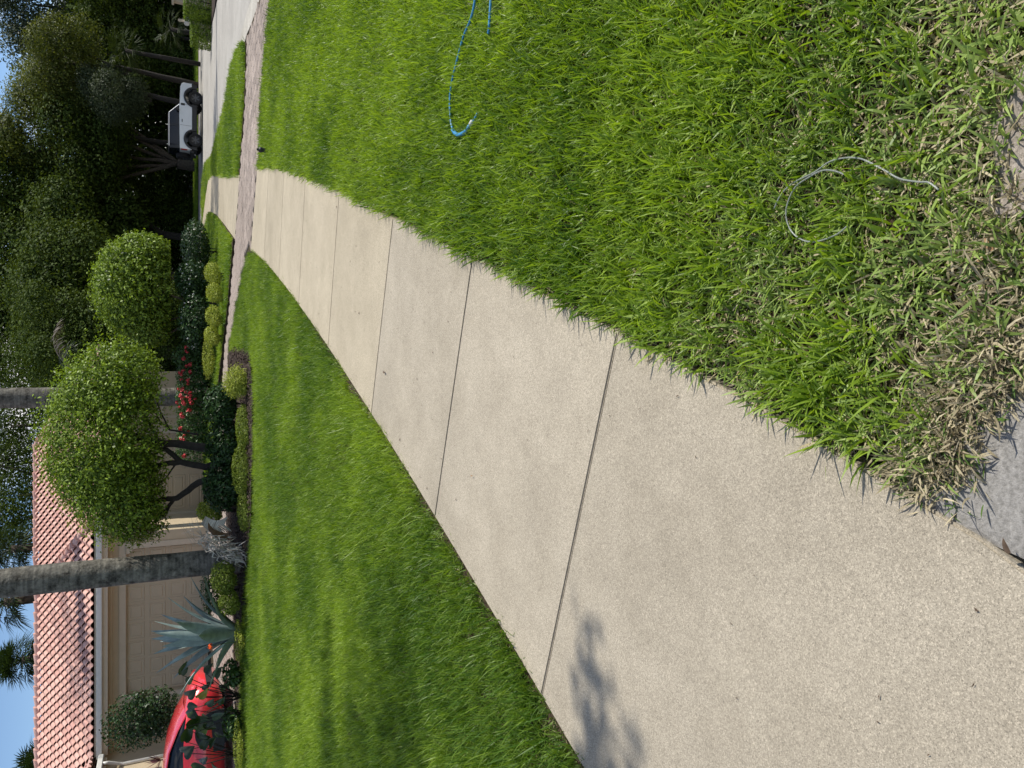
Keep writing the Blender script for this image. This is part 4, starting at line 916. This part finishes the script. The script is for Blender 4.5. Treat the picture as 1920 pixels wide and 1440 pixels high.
def course(xa, xb, ye, ze, rows, test, rz=0.0):
    for r in range(rows):
        s = r * TL / hyp
        for c in range(int((xb - xa) / TW) + 1):
            TILES.append((xa + (c + .5) * TW, ye + s, ze + s * SL_, rz, test))
nr_ = int((YR - YE) * hyp / TL)
for r in range(nr_ + 1):
    s = r * TL / hyp; xr = XC - .12 - s * (XC - AX) / (YR - YE)
    x = xr - TW * .5
    while x > XL - 4.2:
        if not (x < XL and (XL - x) > s + .1): TILES.append((x, YE - .06 + s, ZE + s * SL_, 0.0))
        x -= TW
nB = int((YRB - YBE) * hyp / TL)
for r in range(nB + 1):
    s = r * TL / hyp; x = CX - .12 - s * KB - TW * .5
    while x > AX - 1.6:
        yy = YBE - .06 + s; zz = ZE + s * SL_
        if not (x < XC - max(0, yy - YE) * 1.0 - .0 and False): TILES.append((x, yy, zz, 0.0))
        x -= TW
for r in range(10):                               # left wing slope, facing right
    s = r * TL / hyp; y = YE + s - TW * .2
    while y > YW - .3 + s:
        TILES.append((XL + .06 - s, y, ZE + s * SL_, math.pi / 2)); y -= TW
TILES = [t for t in TILES if t[2] < (ZRB if t[1] > YBE + .1 and t[3] == 0 and t[0] > AX - 1.7 and t[1] > YR - .2 else max(ZR, ZRB if t[0] > XC - .2 else ZR)) + .02]
TILES.sort(key=lambda t: (t[3] > 0, math.hypot(t[0], t[1]) + (6 if t[0] > -3.5 and t[2] < 4.3 else 0)))
rest = MB(); cnt = 0
for i, (x, y, z, rz) in enumerate(TILES):
    loc = Vector((x, y, z)) - HO
    if i < 296:
        o = tile0 if i == 0 else tile0.copy()
        if i: COL.objects.link(o)
        o.parent = roof; o.location = loc; o.rotation_euler = (ang, 0, rz) if rz == 0 else (0, 0, 0)
        if rz: o.rotation_euler = (Matrix.Rotation(rz, 3, 'Z') @ Matrix.Rotation(ang, 3, 'X')).to_euler()
        o.rotation_euler.z += RNG.normal(0, .008)
    else:
        m = Matrix.Translation(loc) @ Matrix.Rotation(rz, 4, 'Z') @ Matrix.Rotation(ang, 4, 'X')
        rest.add([m @ Vector(v) for v in tb.V], tb.F)
q = rest.build('far_roof_tiles', MT['tile'], roof, angle=.8); tag(q, kind='stuff')
def caps(name, P, Q, n, up_=.05):                 # ridge and hip caps: overlapping half barrels
    P, Q = Vector(P), Vector(Q); d = (Q - P) / n; dn = d.normalized(); sd = dn.cross(Vector((0, 0, 1))).normalized(); nr = sd.cross(dn)
    for k in range(n):
        b = MB(); secs = []
        for t, r, lift in ((-.02, .135, .055), (1.08, .105, .03)):
            c = P + d * (k + t) + nr * (up_ - .05 + lift) - HO; secs.append([c + sd * r * math.cos(w) + nr * r * math.sin(w) for w in np.linspace(-.35, math.pi + .35, 9)])
        b.loft(secs, cap=False, closed=False); c0 = secs[0]; b.add(c0, [tuple(range(9))]); b.build(name, MT['tile'], roof, angle=.8)
caps('ridge_cap', (AX, YR, ZR), (XL - 3.2, YR, ZR), 20); caps('hip_cap', (XC, YE, ZE), (AX, YR, ZR), 14)
caps('ridge_cap', (BX, YRB, ZRB), (AX - 1.2, YRB, ZRB), 16); caps('hip_cap', (CX, YBE, ZE), (BX, YRB, ZRB), 17)
caps('hip_cap', (XL, YW - .4, ZE), (XL - 4.3, YW + 3.9, ZE + 4.3 * SL_), 14)
# small red leaved plant by the left wing
c = D(268, 1432, 22.3); base = on_ground(c[0], c[1]); e = empty('red_leaved_plant', base, 'spiky dark red leaved plant at the corner of the house', 'plant')
b = MB(); zt_ = c[2] - base.z
for k in range(26):
    a = random.random() * 6.28; el = random.uniform(.2, 1.4); v = Vector((math.cos(a) * math.cos(el), math.sin(a) * math.cos(el), math.sin(el))) * random.uniform(.3, .5); p = Vector((0, 0, zt_ * .75)); sd = v.cross(Vector((0, 0, 1))).normalized() * .018
    b.add([p, p + v * .5 - sd, p + v, p + v * .5 + sd], [(0, 1, 2, 3)])
b.build('leaves', plain('red leaf', (.12, .03, .03), .45, var=.3), e); b = MB(); b.tube([(0, 0, 0), (0, 0, zt_ * .8)], [.03, .02], 6); b.build('stem', MT['bark'], e)

# ------------------------------------------------------------------ vehicles
def wheel(parent, loc, r, w, spokes, name='wheel', side=-1):
    t = MB(); t.lathe([(r * .62, -w * .42), (r * .70, -w * .5), (r * .93, -w * .5), (r, -w * .36), (r, w * .36), (r * .93, w * .5), (r * .70, w * .5), (r * .62, w * .42)], 28, axis='y')
    ty = t.build(name, MT['rubber'], parent, angle=.6); ty.location = loc
    b = MB(); b.lathe([(r * .66, -w * .40), (r * .60, -w * .46), (r * .57, -w * .30), (r * .14, -w * .26), (.001, -w * .26)], 28, axis='y')
    rm = b.build('rim', MT['black'], ty, angle=.6)
    sp = MB()
    for k in range(spokes):
        a = 2 * math.pi * k / spokes; ca, sa = math.cos(a), math.sin(a); h = .035
        P = [(ca * u - sa * v, y, sa * u + ca * v) for u, v, y in ((r * .12, -h, -w * .36), (r * .60, -h * .8, -w * .42), (r * .60, h * .8, -w * .42), (r * .12, h, -w * .36), (r * .12, -h, -w * .3), (r * .6, -h * .8, -w * .36), (r * .6, h * .8, -w * .36), (r * .12, h, -w * .3))]
        sp.add(P, [(0, 1, 2, 3), (7, 6, 5, 4), (0, 4, 5, 1), (1, 5, 6, 2), (2, 6, 7, 3), (3, 7, 4, 0)])
    sp.lathe([(r * .17, -w * .26), (r * .17, -w * .40), (.001, -w * .41)], 14, axis='y')
    sp.build('spokes', MT['rim'], ty, angle=.6)
    return ty
def arch(cx, cz, r, a0, a1, n=10): return [(cx + r * math.cos(a0 + (a1 - a0) * k / n), cz + r * math.sin(a0 + (a1 - a0) * k / n)) for k in range(n + 1)]
# silver two door off-roader
tx, ty_ = D(362, 262, 47.0)[0], 47.0
zg = float(zt(tx, ty_)) - .045
suv = empty('parked_suv', (tx, ty_, zg), 'silver two door off-road car parked across the street under the trees', 'car')
HWd = .92
body = [(-.62, .62), (-.60, 1.27), (2.0, 1.30), (2.12, 1.27), (3.1, 1.24), (3.32, 1.16), (3.36, .95), (3.36, .62)] + [(3.06, .60)] + arch(2.55, .44, .54, .30, math.pi - .30) + [(2.0, .60), (.56, .60)] + arch(0, .44, .54, .30, math.pi - .30) + [(-.55, .60)]
b = MB(); b.prism(body, 0, 2 * HWd); b.build('body', MT['silver'], suv, bevel=.045, angle=.7)
b = MB(); b.prism([(-.6, .32), (3.3, .32), (3.36, .58), (-.6, .58)], .05, 2 * HWd - .05); b.build('chassis', MT['black'], suv)
b = MB(); b.prism([(.52, .36), (2.03, .36), (2.03, .598), (.52, .598)], -.05, .10); b.build('rocker', MT['black'], suv, bevel=.02)
for cx in (0, 2.55):
    fl = MB(); o_ = arch(cx, .44, .62, -.1, math.pi + .1, 16); i_ = arch(cx, .44, .525, -.1, math.pi + .1, 16)
    fl.prism(o_ + i_[::-1], -.055, .03); fl.build('fender_flare', MT['black'], suv, angle=.7)
    for yy in (.09, 2 * HWd - .09): wheel(suv, (cx, yy, .405), .405, .26, 6)
def cabsec(z, inset, x0, x1): return [(x0, inset, z), (x1, inset, z), (x1, 2 * HWd - inset, z), (x0, 2 * HWd - inset, z)]
b = MB(); b.loft([cabsec(1.27, .03, -.60, 2.02), cabsec(1.83, .14, -.50, 1.52)]); b.build('window_glass', MT['glass'], suv, bevel=.02)
b = MB(); b.loft([cabsec(1.825, .12, -.52, 1.53), cabsec(1.88, .14, -.5, 1.48), cabsec(1.905, .2, -.44, 1.40)]); b.build('roof', MT['black'], suv, angle=.6)
b = MB(); b.tube([(-.5, .13, 1.845), (1.50, .13, 1.845), (2.03, .02, 1.29)], [.018, .022, .024], 6); b.build('roof_rail', MT['silver'], suv)
for x0, x1, nm in ((.72, .86, 'pillar'), (-.6, -.44, 'pillar')):
    b = MB(); b.loft([[(x0, .015, 1.29), (x1, .015, 1.29), (x1, .1, 1.29), (x0, .1, 1.29)], [(x0, .125, 1.84), (x1, .125, 1.84), (x1, .2, 1.84), (x0, .2, 1.84)]]); b.build(nm, MT['black'], suv)
b = MB(); b.box(.80, .812, -.004, .02, .64, 1.26); b.box(2.05, 2.06, -.004, .02, .8, 1.25); b.build('door_seam', MT['black'], suv)
b = MB(); b.box(1.98, 2.13, -.006, .03, .98, 1.22); b.build('side_vent', MT['black'], suv, bevel=.01)
b = MB(); b.box(.98, 1.16, -.03, .0, 1.12, 1.16); b.build('door_handle', MT['black'], suv, bevel=.008)
b = MB(); b.box(1.60, 1.78, -.20, -.03, 1.30, 1.48); b.box(1.66, 1.72, -.04, .06, 1.32, 1.36); b.build('mirror', MT['black'], suv, bevel=.02)
b = MB(); b.box(3.30, 3.52, .1, 2 * HWd - .1, .50, .78); b.build('front_bumper', MT['black'], suv, bevel=.05)
b = MB(); b.box(3.355, 3.39, .14, 2 * HWd - .14, .84, 1.13); b.build('grille', MT['black'], suv, bevel=.01)
for yy in (.26, 2 * HWd - .26):
    b = MB(); b.lathe([(.12, 0), (.12, .03), (.08, .05), (.001, .055)], 16); hl_ = b.build('headlight', MT['lamp'], suv, smooth=True); hl_.location = (3.39, yy, 1.0); hl_.rotation_euler = (0, math.pi / 2, 0)
b = MB(); b.box(-.80, -.6, .08, 2 * HWd - .08, .48, .68); b.build('rear_bumper', MT['black'], suv, bevel=.04)
b = MB(); b.box(-.645, -.615, .12, 2 * HWd - .12, .70, 1.24); b.build('tailgate', MT['silver'], suv, bevel=.01)
for yy in (.03, 2 * HWd - .17):
    b = MB(); b.box(-.65, -.6, yy, yy + .14, .86, 1.2); b.build('tail_light', MT['taillamp'], suv, bevel=.01)
sw = wheel(suv, (-.78, HWd + .1, 1.05), .41, .25, 6, 'spare_wheel'); sw.rotation_euler = (0, 0, -math.pi / 2)
b = MB(); b.box(-.42, -.36, .2, 2 * HWd - .2, 1.90, 1.96); b.box(.75, .81, .2, 2 * HWd - .2, 1.90, 1.96); b.build('roof_bars', MT['chrome'], suv, bevel=.01)
b = MB(); b.tube([(-.84, .16, .44), (-.87, .3, .38), (-.84, .5, .44)], .025, 8); b.build('tow_hook', MT['chrome'], suv, smooth=True)

# red coupe on the drive, mostly behind the plants
rx, ry = -6.75, 17.1; rz_ = float(zt(rx, ry)) + .0
car = empty('red_coupe', (rx, ry, rz_), 'glossy red coupe parked in front of the garage behind the broad leaved plants', 'car', rz=R(4))
car.scale = (1.1, 1.1, 1.1)
CW = .92
def csec(x, zb, zs, zt2, hw, crownz, inset):      # rounded body section, right half then left
    y = [(hw * .86, zb), (hw * .97, zb + .10), (hw, zb + .28), (hw * .985, zs), (hw * .90, zt2 - .02), (hw * .55, zt2 + crownz * .8), (0, zt2 + crownz)]
    p = [(-x, CW - a, z) for a, z in y]; q = [(-x, CW + a, z) for a, z in y[-2::-1]]
    return p + q
ST = [(0.0, .34, .56, .66, .62, .02, 0), (.10, .24, .60, .76, .78, .03, 0), (.35, .19, .66, .84, .88, .04, 0), (.75, .17, .72, .92, .93, .05, 0), (1.2, .17, .75, .955, .935, .05, 0), (2.2, .17, .75, .95, .92, .04, 0), (3.1, .17, .74, .94, .93, .05, 0), (3.7, .19, .70, .86, .91, .05, 0), (4.2, .24, .62, .74, .82, .04, 0), (4.42, .34, .54, .62, .62, .02, 0)]
b = MB(); b.loft([csec(*s) for s in ST]); b.build('body', MT['redpaint'], car, angle=.9)
def gsec(x, z0, z1, hb_, ht): return [(-x, CW - hb_, z0), (-x, CW - ht, z1 - .03), (-x, CW - ht * .8, z1), (-x, CW, z1 + .025), (-x, CW + ht * .8, z1), (-x, CW + ht, z1 - .03), (-x, CW + hb_, z0)]
GS = [(.50, .86, .885, .70, .68), (.80, .90, 1.06, .80, .72), (1.2, .92, 1.21, .82, .68), (1.7, .94, 1.285, .81, .64), (2.15, .94, 1.30, .81, .63), (2.5, .94, 1.22, .80, .64), (2.9, .94, 1.06, .77, .66), (3.25, .92, .94, .70, .66)]
b = MB(); b.loft([gsec(*s) for s in GS]); b.build('window_glass', MT['glass'], car, angle=.9)
def rsec(x, z0, z1, hb_, ht): return [(-x, CW - ht * 1.03, z1 - .028), (-x, CW - ht * 1.02, z1 - .005), (-x, CW - ht * .8, z1 + .014), (-x, CW, z1 + .04), (-x, CW + ht * .8, z1 + .014), (-x, CW + ht * 1.02, z1 - .005), (-x, CW + ht * 1.03, z1 - .028)]
b = MB(); b.loft([rsec(*s) for s in GS], closed=False, cap=False); b.build('roof', MT['redpaint'], car, angle=.9)
b = MB(); b.tube([(-2.5, CW - .82, .93), (-2.25, CW - .74, 1.12), (-1.95, CW - .655, 1.275)], [.05, .06, .05], 6); b.build('pillar', MT['redpaint'], car, smooth=True)
b = MB(); b.box(-2.30, -2.12, -.02, .01, .70, .735); b.build('door_handle', MT['redpaint'], car, bevel=.008)
for x in (.86, 3.42):
    for yy in (.06, 2 * CW - .06): wheel(car, (-x, yy + (.06 if yy < 1 else -.06), .33), .33, .22, 7)
    fl = MB(); fl.prism(arch(-x, .33, .40, 0, math.pi, 14) + [(-x - .4, .18), (-x + .4, .18)], -.006, .05); fl.build('wheel_arch', MT['black'], car)
b = MB(); b.box(-2.44, -2.432, -.008, .02, .25, .92); b.box(-1.12, -1.112, -.012, .02, .25, .92); b.build('door_seam', MT['black'], car)
b = MB(); b.box(-.02, .03, .3, 2 * CW - .3, .36, .5); b.build('number_plate_recess', MT['black'], car, bevel=.01)
for yy in (.28, 2 * CW - .5):
    b = MB(); b.box(-.14, -.03, yy, yy + .22, .62, .72); b.build('tail_light', MT['taillamp'], car, bevel=.02)

# mailbox, pale wall end and a lamp post base across the street
c = D(352, 41, 41); base = on_ground(c[0], c[1]); e = empty('mailbox', base, 'pale mailbox on a post behind the clipped hedge across the street', 'mailbox'); h = float(D(334, 41, 41)[2] - base.z)
b = MB(); b.box(-.05, .05, -.05, .05, 0, h); b.build('post', MT['trim'], e, bevel=.01); b = MB(); b.box(-.12, .14, -.24, .24, h * .62, h * .62 + .24); b.build('box', MT['whitemetal'], e, bevel=.04)
c = D(340, -4, 42); base = on_ground(c[0], c[1]); e = empty('garden_wall', base, 'pale garden wall end at the top corner of the picture', 'wall'); h = float(D(322, -4, 42)[2] - base.z)
b = MB(); b.box(-.3, 2.8, -.15, .15, 0, h - .12); b.build('wall_face', MT['wall'], e); b = MB(); b.box(-.38, 2.85, -.22, .22, h - .118, h); b.build('coping', MT['trim'], e, bevel=.02)

# ------------------------------------------------------------------ trees behind
def crown_proto(seed, n, lobes, ln, wd=.5, droop=0):
    rs = np.random.default_rng(seed); L_ = []
    for k in range(lobes):
        d = unit(rs.normal(size=3)); q = rs.uniform(.45, .85); c = d * q * np.array([1, 1, .8]); r = rs.uniform(.26, .48)
        L_.append((c, np.array([r, r, r * .75])))
    L_.append((np.zeros(3), np.array([.7, .7, .55])))
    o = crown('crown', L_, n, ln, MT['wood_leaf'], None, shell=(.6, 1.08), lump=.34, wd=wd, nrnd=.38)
    me = o.data; bpy.data.objects.remove(o); return me
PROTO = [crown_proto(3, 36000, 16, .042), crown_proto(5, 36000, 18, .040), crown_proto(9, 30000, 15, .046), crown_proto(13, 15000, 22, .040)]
def far_tree(label, x, y, Y, r, mat, pk, stems, rz=0.0, sq=(1, 1, 1), group='trees behind the house and street', cat='tree', name='broad_tree'):
    c = D(x, y, Y); base = on_ground(c[0], c[1], .1); e = empty(name, base, label, cat, group)
    me = PROTO[pk]; o = bpy.data.objects.new('crown', me); COL.objects.link(o); o.parent = e
    o.location = Vector(c) - base; o.scale = (r * sq[0], r * sq[1], r * sq[2]); o.rotation_euler = (0, 0, rz)
    o.material_slots[0].link = 'OBJECT'; o.material_slots[0].material = MT[mat]
    bk = MT['bark'] if stems is many else MT['darkbark']
    for P, r0, r1 in stems(base, Vector(c), r): limbs('trunk', [(P, r0, r1)], bk, e, base)
    return e
def one(base, c, r): return [([base, base.lerp(c, .6) + Vector((.3, 0, 0)), c], .22, .08), ([base.lerp(c, .55), c + Vector((r * .5, 0, r * .3))], .1, .04), ([base.lerp(c, .55), c + Vector((-r * .5, 0, r * .2))], .1, .04)]
def many(base, c, r):
    out = [([base, base + Vector((.05, 0, 1.3))], .42, .36)]; f = base + Vector((.05, 0, 1.2))
    for k, a in enumerate((-.75, -.35, .05, .5, .95, 1.3)): out.append(([f, f + Vector((a * .9, .2 * (k % 2), 1.6)), f + Vector((a * 2.3, .3 * (k % 3), 4.2))], .17, .09))
    return out
def lean(base, c, r):
    f = base + Vector((.2, 0, 2.2)); return [([base, f], .3, .24), ([f, f + Vector((1.2, 0, 1.8)), f + Vector((1.6, 0, 3.6)), f + Vector((3.0, 0, 5.0))], .2, .09), ([f, f + Vector((.4, .5, 2.2)), f + Vector((.2, 0, 4.5))], .16, .08)]
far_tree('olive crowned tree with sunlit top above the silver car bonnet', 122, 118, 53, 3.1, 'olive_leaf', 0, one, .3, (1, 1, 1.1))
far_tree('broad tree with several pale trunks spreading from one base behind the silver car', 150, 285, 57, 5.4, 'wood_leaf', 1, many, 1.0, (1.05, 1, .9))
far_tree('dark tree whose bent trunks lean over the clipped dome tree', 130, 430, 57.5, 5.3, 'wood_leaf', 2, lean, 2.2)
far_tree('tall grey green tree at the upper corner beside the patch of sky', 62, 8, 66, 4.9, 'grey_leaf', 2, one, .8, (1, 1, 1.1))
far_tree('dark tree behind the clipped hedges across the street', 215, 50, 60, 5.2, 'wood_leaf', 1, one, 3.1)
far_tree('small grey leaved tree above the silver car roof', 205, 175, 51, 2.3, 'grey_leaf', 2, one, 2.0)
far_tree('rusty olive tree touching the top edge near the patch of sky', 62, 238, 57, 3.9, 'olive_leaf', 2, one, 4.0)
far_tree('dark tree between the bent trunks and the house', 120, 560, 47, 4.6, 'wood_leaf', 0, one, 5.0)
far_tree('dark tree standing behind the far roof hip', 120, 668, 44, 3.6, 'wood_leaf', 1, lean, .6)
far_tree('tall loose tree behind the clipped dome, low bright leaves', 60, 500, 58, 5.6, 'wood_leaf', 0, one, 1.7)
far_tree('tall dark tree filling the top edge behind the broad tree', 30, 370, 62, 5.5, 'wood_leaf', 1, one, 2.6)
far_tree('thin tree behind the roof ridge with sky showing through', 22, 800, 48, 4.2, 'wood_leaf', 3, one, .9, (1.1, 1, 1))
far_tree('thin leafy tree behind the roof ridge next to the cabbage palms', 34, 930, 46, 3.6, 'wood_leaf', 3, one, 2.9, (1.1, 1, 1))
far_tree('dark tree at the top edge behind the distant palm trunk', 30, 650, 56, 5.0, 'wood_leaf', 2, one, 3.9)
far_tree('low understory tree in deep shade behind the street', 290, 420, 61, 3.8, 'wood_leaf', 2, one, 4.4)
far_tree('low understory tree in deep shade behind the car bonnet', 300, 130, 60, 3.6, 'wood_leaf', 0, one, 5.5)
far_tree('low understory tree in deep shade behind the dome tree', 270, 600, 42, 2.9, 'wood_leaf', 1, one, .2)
# drooping dead frond of a queen palm, right of the distant palm trunk
c = D(165, 706, 36); base = on_ground(c[0], c[1]); e = empty('feather_palm', base, 'palm with a long drooping greyish dead frond beside the distant royal palm', 'palm tree')
h = c[2] - base.z; b = MB(); b.tube([(0, 0, 0), (0, 0, h)], [.16, .13], 10); b.build('trunk', MT['greybark'], e, smooth=True)
for k, (a, el, dr) in enumerate(((.25, 1.15, 1.3), (2.2, 1.2, 1.8), (3.8, .9, 1.8), (5.2, 1.0, 1.6))):
    f = MB(); frond(f, (0, 0, h), a, el, 3.2, dr, .03, .8, 40)
    q = f.build('dead_frond' if k == 0 else 'frond', MT['deadfrond' if k == 0 else 'palm_leaf'], e)
    if k == 0: q['label'] = 'dry greyish drooping frond'
# dark fan palm in the wood
for i, (x, y, Y, lb) in enumerate(((235, 95, 50, 'dim fan palm in the dark wood behind the clipped hedges'), (320, 55, 49, 'low yellowish fan palm in the shade behind the mailbox'))):
    c = D(x, y, Y); base = on_ground(c[0], c[1]); h = c[2] - base.z; e = empty('fan_palm', base, lb, 'palm tree')
    b = MB(); b.tube([(0, 0, 0), (0, 0, h)], [.15, .13], 8); b.build('trunk', MT['darkbark'], e, smooth=True); b = MB()
    for k in range(16):
        a = k * 2.4; el = .9 - k * .1; fan(b, (0, 0, h), (math.cos(a) * math.cos(el), math.sin(a) * math.cos(el), math.sin(el)), 1.1 if i == 0 else .8, 16, 2.2, .7)
    b.build('fronds', MT['olive_leaf'], e)
# the wood behind, one dense mass in shade
n = 130000; P = np.column_stack([RNG.uniform(-32, 62, n), RNG.uniform(60, 76, n), RNG.random(n) ** .8 * 8.6])
P[:, 2] *= .8 + .35 * vnoise(P[:, :2], .12, 31); P[:, 2] += -.5
nr = unit(RNG.normal(size=(n, 3)) + np.array([0, -.4, .4])); Ln = RNG.uniform(.3, .62, n)
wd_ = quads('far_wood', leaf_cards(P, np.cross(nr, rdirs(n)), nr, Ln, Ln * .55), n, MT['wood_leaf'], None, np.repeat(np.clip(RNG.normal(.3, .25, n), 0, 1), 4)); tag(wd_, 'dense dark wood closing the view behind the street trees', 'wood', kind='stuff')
n = 26000; P = np.column_stack([RNG.uniform(-4, 42, n), RNG.uniform(59.5, 62.5, n), RNG.random(n) ** .7 * 3.2 - .5])
nr = unit(RNG.normal(size=(n, 3))); Ln = RNG.uniform(.12, .3, n)
wd_ = quads('undergrowth', leaf_cards(P, np.cross(nr, rdirs(n)), nr, Ln, Ln * .55), n, MT['wood_leaf'], None, np.repeat(np.clip(RNG.normal(.2, .2, n), 0, 1), 4)); tag(wd_, 'dark undergrowth along the far verge behind the silver car', 'undergrowth', kind='stuff')
# tree standing outside the picture on the left, shading the lawn corner
def shade_tree(label, base, lobes, n, trunkpts, lf=.16):
    e = empty('shade_tree', base, label, 'tree'); crown('crown', lobes, n, lf, MT['wood_leaf'], e, shell=(.2, 1.1), origin=base, lump=.25)
    limbs('trunk', [(p, a, b_) for p, a, b_ in trunkpts], MT['bark'], e, base); return e
def up_sun(x, y, h):                              # where something at height h must stand to shade the ground point (x, y)
    k = h / SUN.z; return np.array([x + SUN.x * k, y + SUN.y * k, h])

pt = [up_sun(*q) for q in ((-1.28, 2.36, 6.0), (-1.68, 2.2, 6.2), (-2.5, 4.9, 8.2), (-3.0, 6.0, 8.6), (-3.4, 7.2, 8.8), (-3.6, 4.2, 8.2), (-5.0, 6.4, 8.8))]
sz = ((.36, .15, .3), (.5, .36, .35), (.9, .7, .5), (1.0, .6, .5), (1.1, .35, .4), (1.0, 1.1, .6), (1.2, .8, .6))
tb0 = Vector((-7.5, .2, -.1)); fk = Vector((-6.8, .6, 4.6))
shade_tree('wide spreading tree outside the picture whose branch tips shade the lawn corner', tb0, [(p, np.array(q)) for p, q in zip(pt, sz)], 3600, [([tb0, fk], .35, .26)] + [([fk, fk.lerp(Vector(p), .5) + Vector((0, 0, 1.0)), Vector(p)], .07, .012) for p in pt[::2]], .115)
tb1 = Vector((19.5, 32, float(zt(19.5, 32)) - .1)); fk = Vector((19, 31.6, 6))
pt = [np.array(q) for q in ((18.5, 33.5, 10.5), (16.5, 31.0, 10.2), (14.2, 32.6, 10), (12.2, 29.6, 9.8), (20.5, 34.5, 10.5), (17.6, 36.5, 10.8), (15.2, 35, 10.4), (10.4, 28.6, 9.6))]
shade_tree('tall street tree outside the picture that shades the far walk', tb1, [(p, np.array((1.7, 1.9, .9))) for p in pt], 16000, [([tb1, fk], .3, .22)] + [([fk, fk.lerp(Vector(p), .5) + Vector((0, 0, 1)), Vector(p)], .1, .04) for p in pt])

# ------------------------------------------------------------------ things lying on the lawn and walk
def path_obj(name, label, cat, pts, r, mat, z, n=10, wav=0.0):
    P = [Vector((*G(x, y, z), z)) for x, y in pts]; base = Vector((P[0].x, P[0].y, 0)); e = empty(name, base, label, cat)
    Q = []
    for i in range(len(P) - 1):
        p0, p1, p2, p3 = P[max(i - 1, 0)], P[i], P[i + 1], P[min(i + 2, len(P) - 1)]
        for k in range(5):
            t = k / 5; Q.append(.5 * ((2 * p1) + (p2 - p0) * t + (2 * p0 - 5 * p1 + 4 * p2 - p3) * t * t + (3 * p1 - p0 - 3 * p2 + p3) * t ** 3) + Vector((0, 0, wav * math.sin((i * 5 + k) * 1.3))))
    Q.append(P[-1]); b = MB(); b.tube([q - base for q in Q], r, n); return e, b, Q, base
e, b, Q, base = path_obj('garden_hose', 'blue garden hose looped on the lawn right of the walk', 'hose', [(892, -40), (890, 3), (882.5, 36), (869, 69), (858, 110), (849.7, 142), (845, 169), (843.5, 190), (844, 212), (846, 231), (850, 244), (860, 253), (873, 247.5), (882, 236), (890, 223), (895, 213)], .0062, MT['hose'], .05, 10, .0)
b.build('tube', MT['hose'], e, smooth=True)
b = MB(); b.tube([q - base + Vector((0, 0, .004)) for q in Q[50:66]], .0105, 10); b.build('elbow', MT['hose'], e, smooth=True)
q = Q[66]; q2 = Q[68]; b = MB(); b.tube([q - base + Vector((0, 0, .004)), q2 - base + Vector((0, 0, .004))], .012, 10); b.build('band', MT['hosewhite'], e, smooth=True)
e, b, Q, base = path_obj('garden_hose', 'second short run of blue hose near the picture edge', 'hose', [(921, -30), (920, 0), (919, 20), (917.5, 43), (915.5, 64)], .0066, MT['hose'], .05, 10, .0)
b.build('tube', MT['hose'], e, smooth=True)
for nm, pts, lb in (('clear_tube', [(1451.5, 391), (1465, 364), (1489, 342), (1527, 323), (1554, 304), (1584, 296), (1611, 297), (1633, 305.6), (1660, 320), (1687, 335), (1722.5, 341), (1741, 342), (1760, 356)], 'clear plastic tube, long curve running to the dry grass'), ('clear_tube', [(1587, 328.6), (1562.6, 320), (1541, 320), (1519, 331), (1492, 350), (1477, 380), (1474, 407), (1484, 434), (1506, 450.5), (1530, 453), (1554.5, 446), (1573, 437), (1587, 425)], 'clear plastic tube, open ring lying on the near lawn')):
    e, b, Q, base = path_obj(nm, lb, 'tube', pts, .0021, MT['tubing'], .044, 8, .0); b.build('tube', MT['tubing'], e, smooth=True)
# sprinkler head
c = G(490, 281, .1); e = empty('sprinkler_head', on_ground(c[0], c[1]), 'small black sprinkler head in the lawn beside the pavers', 'sprinkler')
b = MB(); b.lathe([(.035, 0), (.035, .12), (.045, .125), (.045, .15), (.03, .17), (.001, .172)], 14); b.build('body', MT['black'], e, angle=.6); b = MB(); b.lathe([(.02, .17), (.02, .20), (.001, .202)], 10); b.build('nozzle', MT['black'], e, angle=.6)
# rough pad at the corner
pad = MB(); pp = [(.335, .86), (.375, .845), (.42, .852), (.50, .86), (.62, .80), (.6, .5), (.33, .5), (.31, .74), (.322, .80)]
pad.prism(pp, -.03, .012, 'z'); o = pad.build('concrete_pad', MT['stone'], None, bevel=.006); tag(o, 'rough pale concrete corner in the dry grass', 'concrete pad')
for v in o.data.vertices: v.co.z += float(RNG.normal(0, .003))
# leaf bits on the walk, and single fallen leaves
n = 110; walkpts = []
while len(walkpts) < n:
    x, y = RNG.uniform(560, 860) if RNG.random() < .8 else RNG.uniform(900, 1850), RNG.uniform(330, 1420); p = G(x, y)
    if inside([p], EDGE_R + EDGE_L[::-1])[0]: walkpts.append(p)
W_ = np.array(walkpts); C_ = np.column_stack([W_, np.full(n, .004)])
d = rdirs(n); d[:, 2] *= .1; Ln = RNG.uniform(.008, .034, n) * np.interp(W_[:, 1], [1, 4, 10], [.45, .8, 1.2])
q = quads('leaf_litter', leaf_cards(C_, d, np.tile([0, 0, 1.], (n, 1)) + RNG.normal(0, .2, (n, 3)), Ln, Ln * RNG.uniform(.15, .45, n), .3), n, MT['deadleaf']); tag(q, 'tiny dark leaf bits scattered over the walk', 'leaf litter', kind='stuff')
for (x, y, s, a, mt, lb) in ((724, 699, .05, 1.2, 'deadleaf', 'largest brown dead leaf on the walk beyond the third joint'), (1905, 1035, .03, .4, 'deadleaf', 'brown leaf on the grey sand by the walk edge'), (1873, 470, .03, .5, 'orangeleaf', 'orange brown leaf in the dry grass by the concrete corner'), (1862, 482, .022, 2, 'orangeleaf', 'small tan leaf in the dry grass below the orange one'), (889, 892, .018, 1.5, 'orangeleaf', 'small tan leaf alone on the middle slab')):
    p = G(x, y); b = MB(); heart(b, (0, 0, .006), (s * math.cos(a), s * math.sin(a), .012), (0, 0, 1), s * .38, .35); o = b.build('fallen_leaf', MT[mt], None, smooth=True); o.location = (p[0], p[1], 0.004 if y > 480 and x < 1800 else .015); tag(o, lb, 'leaf')
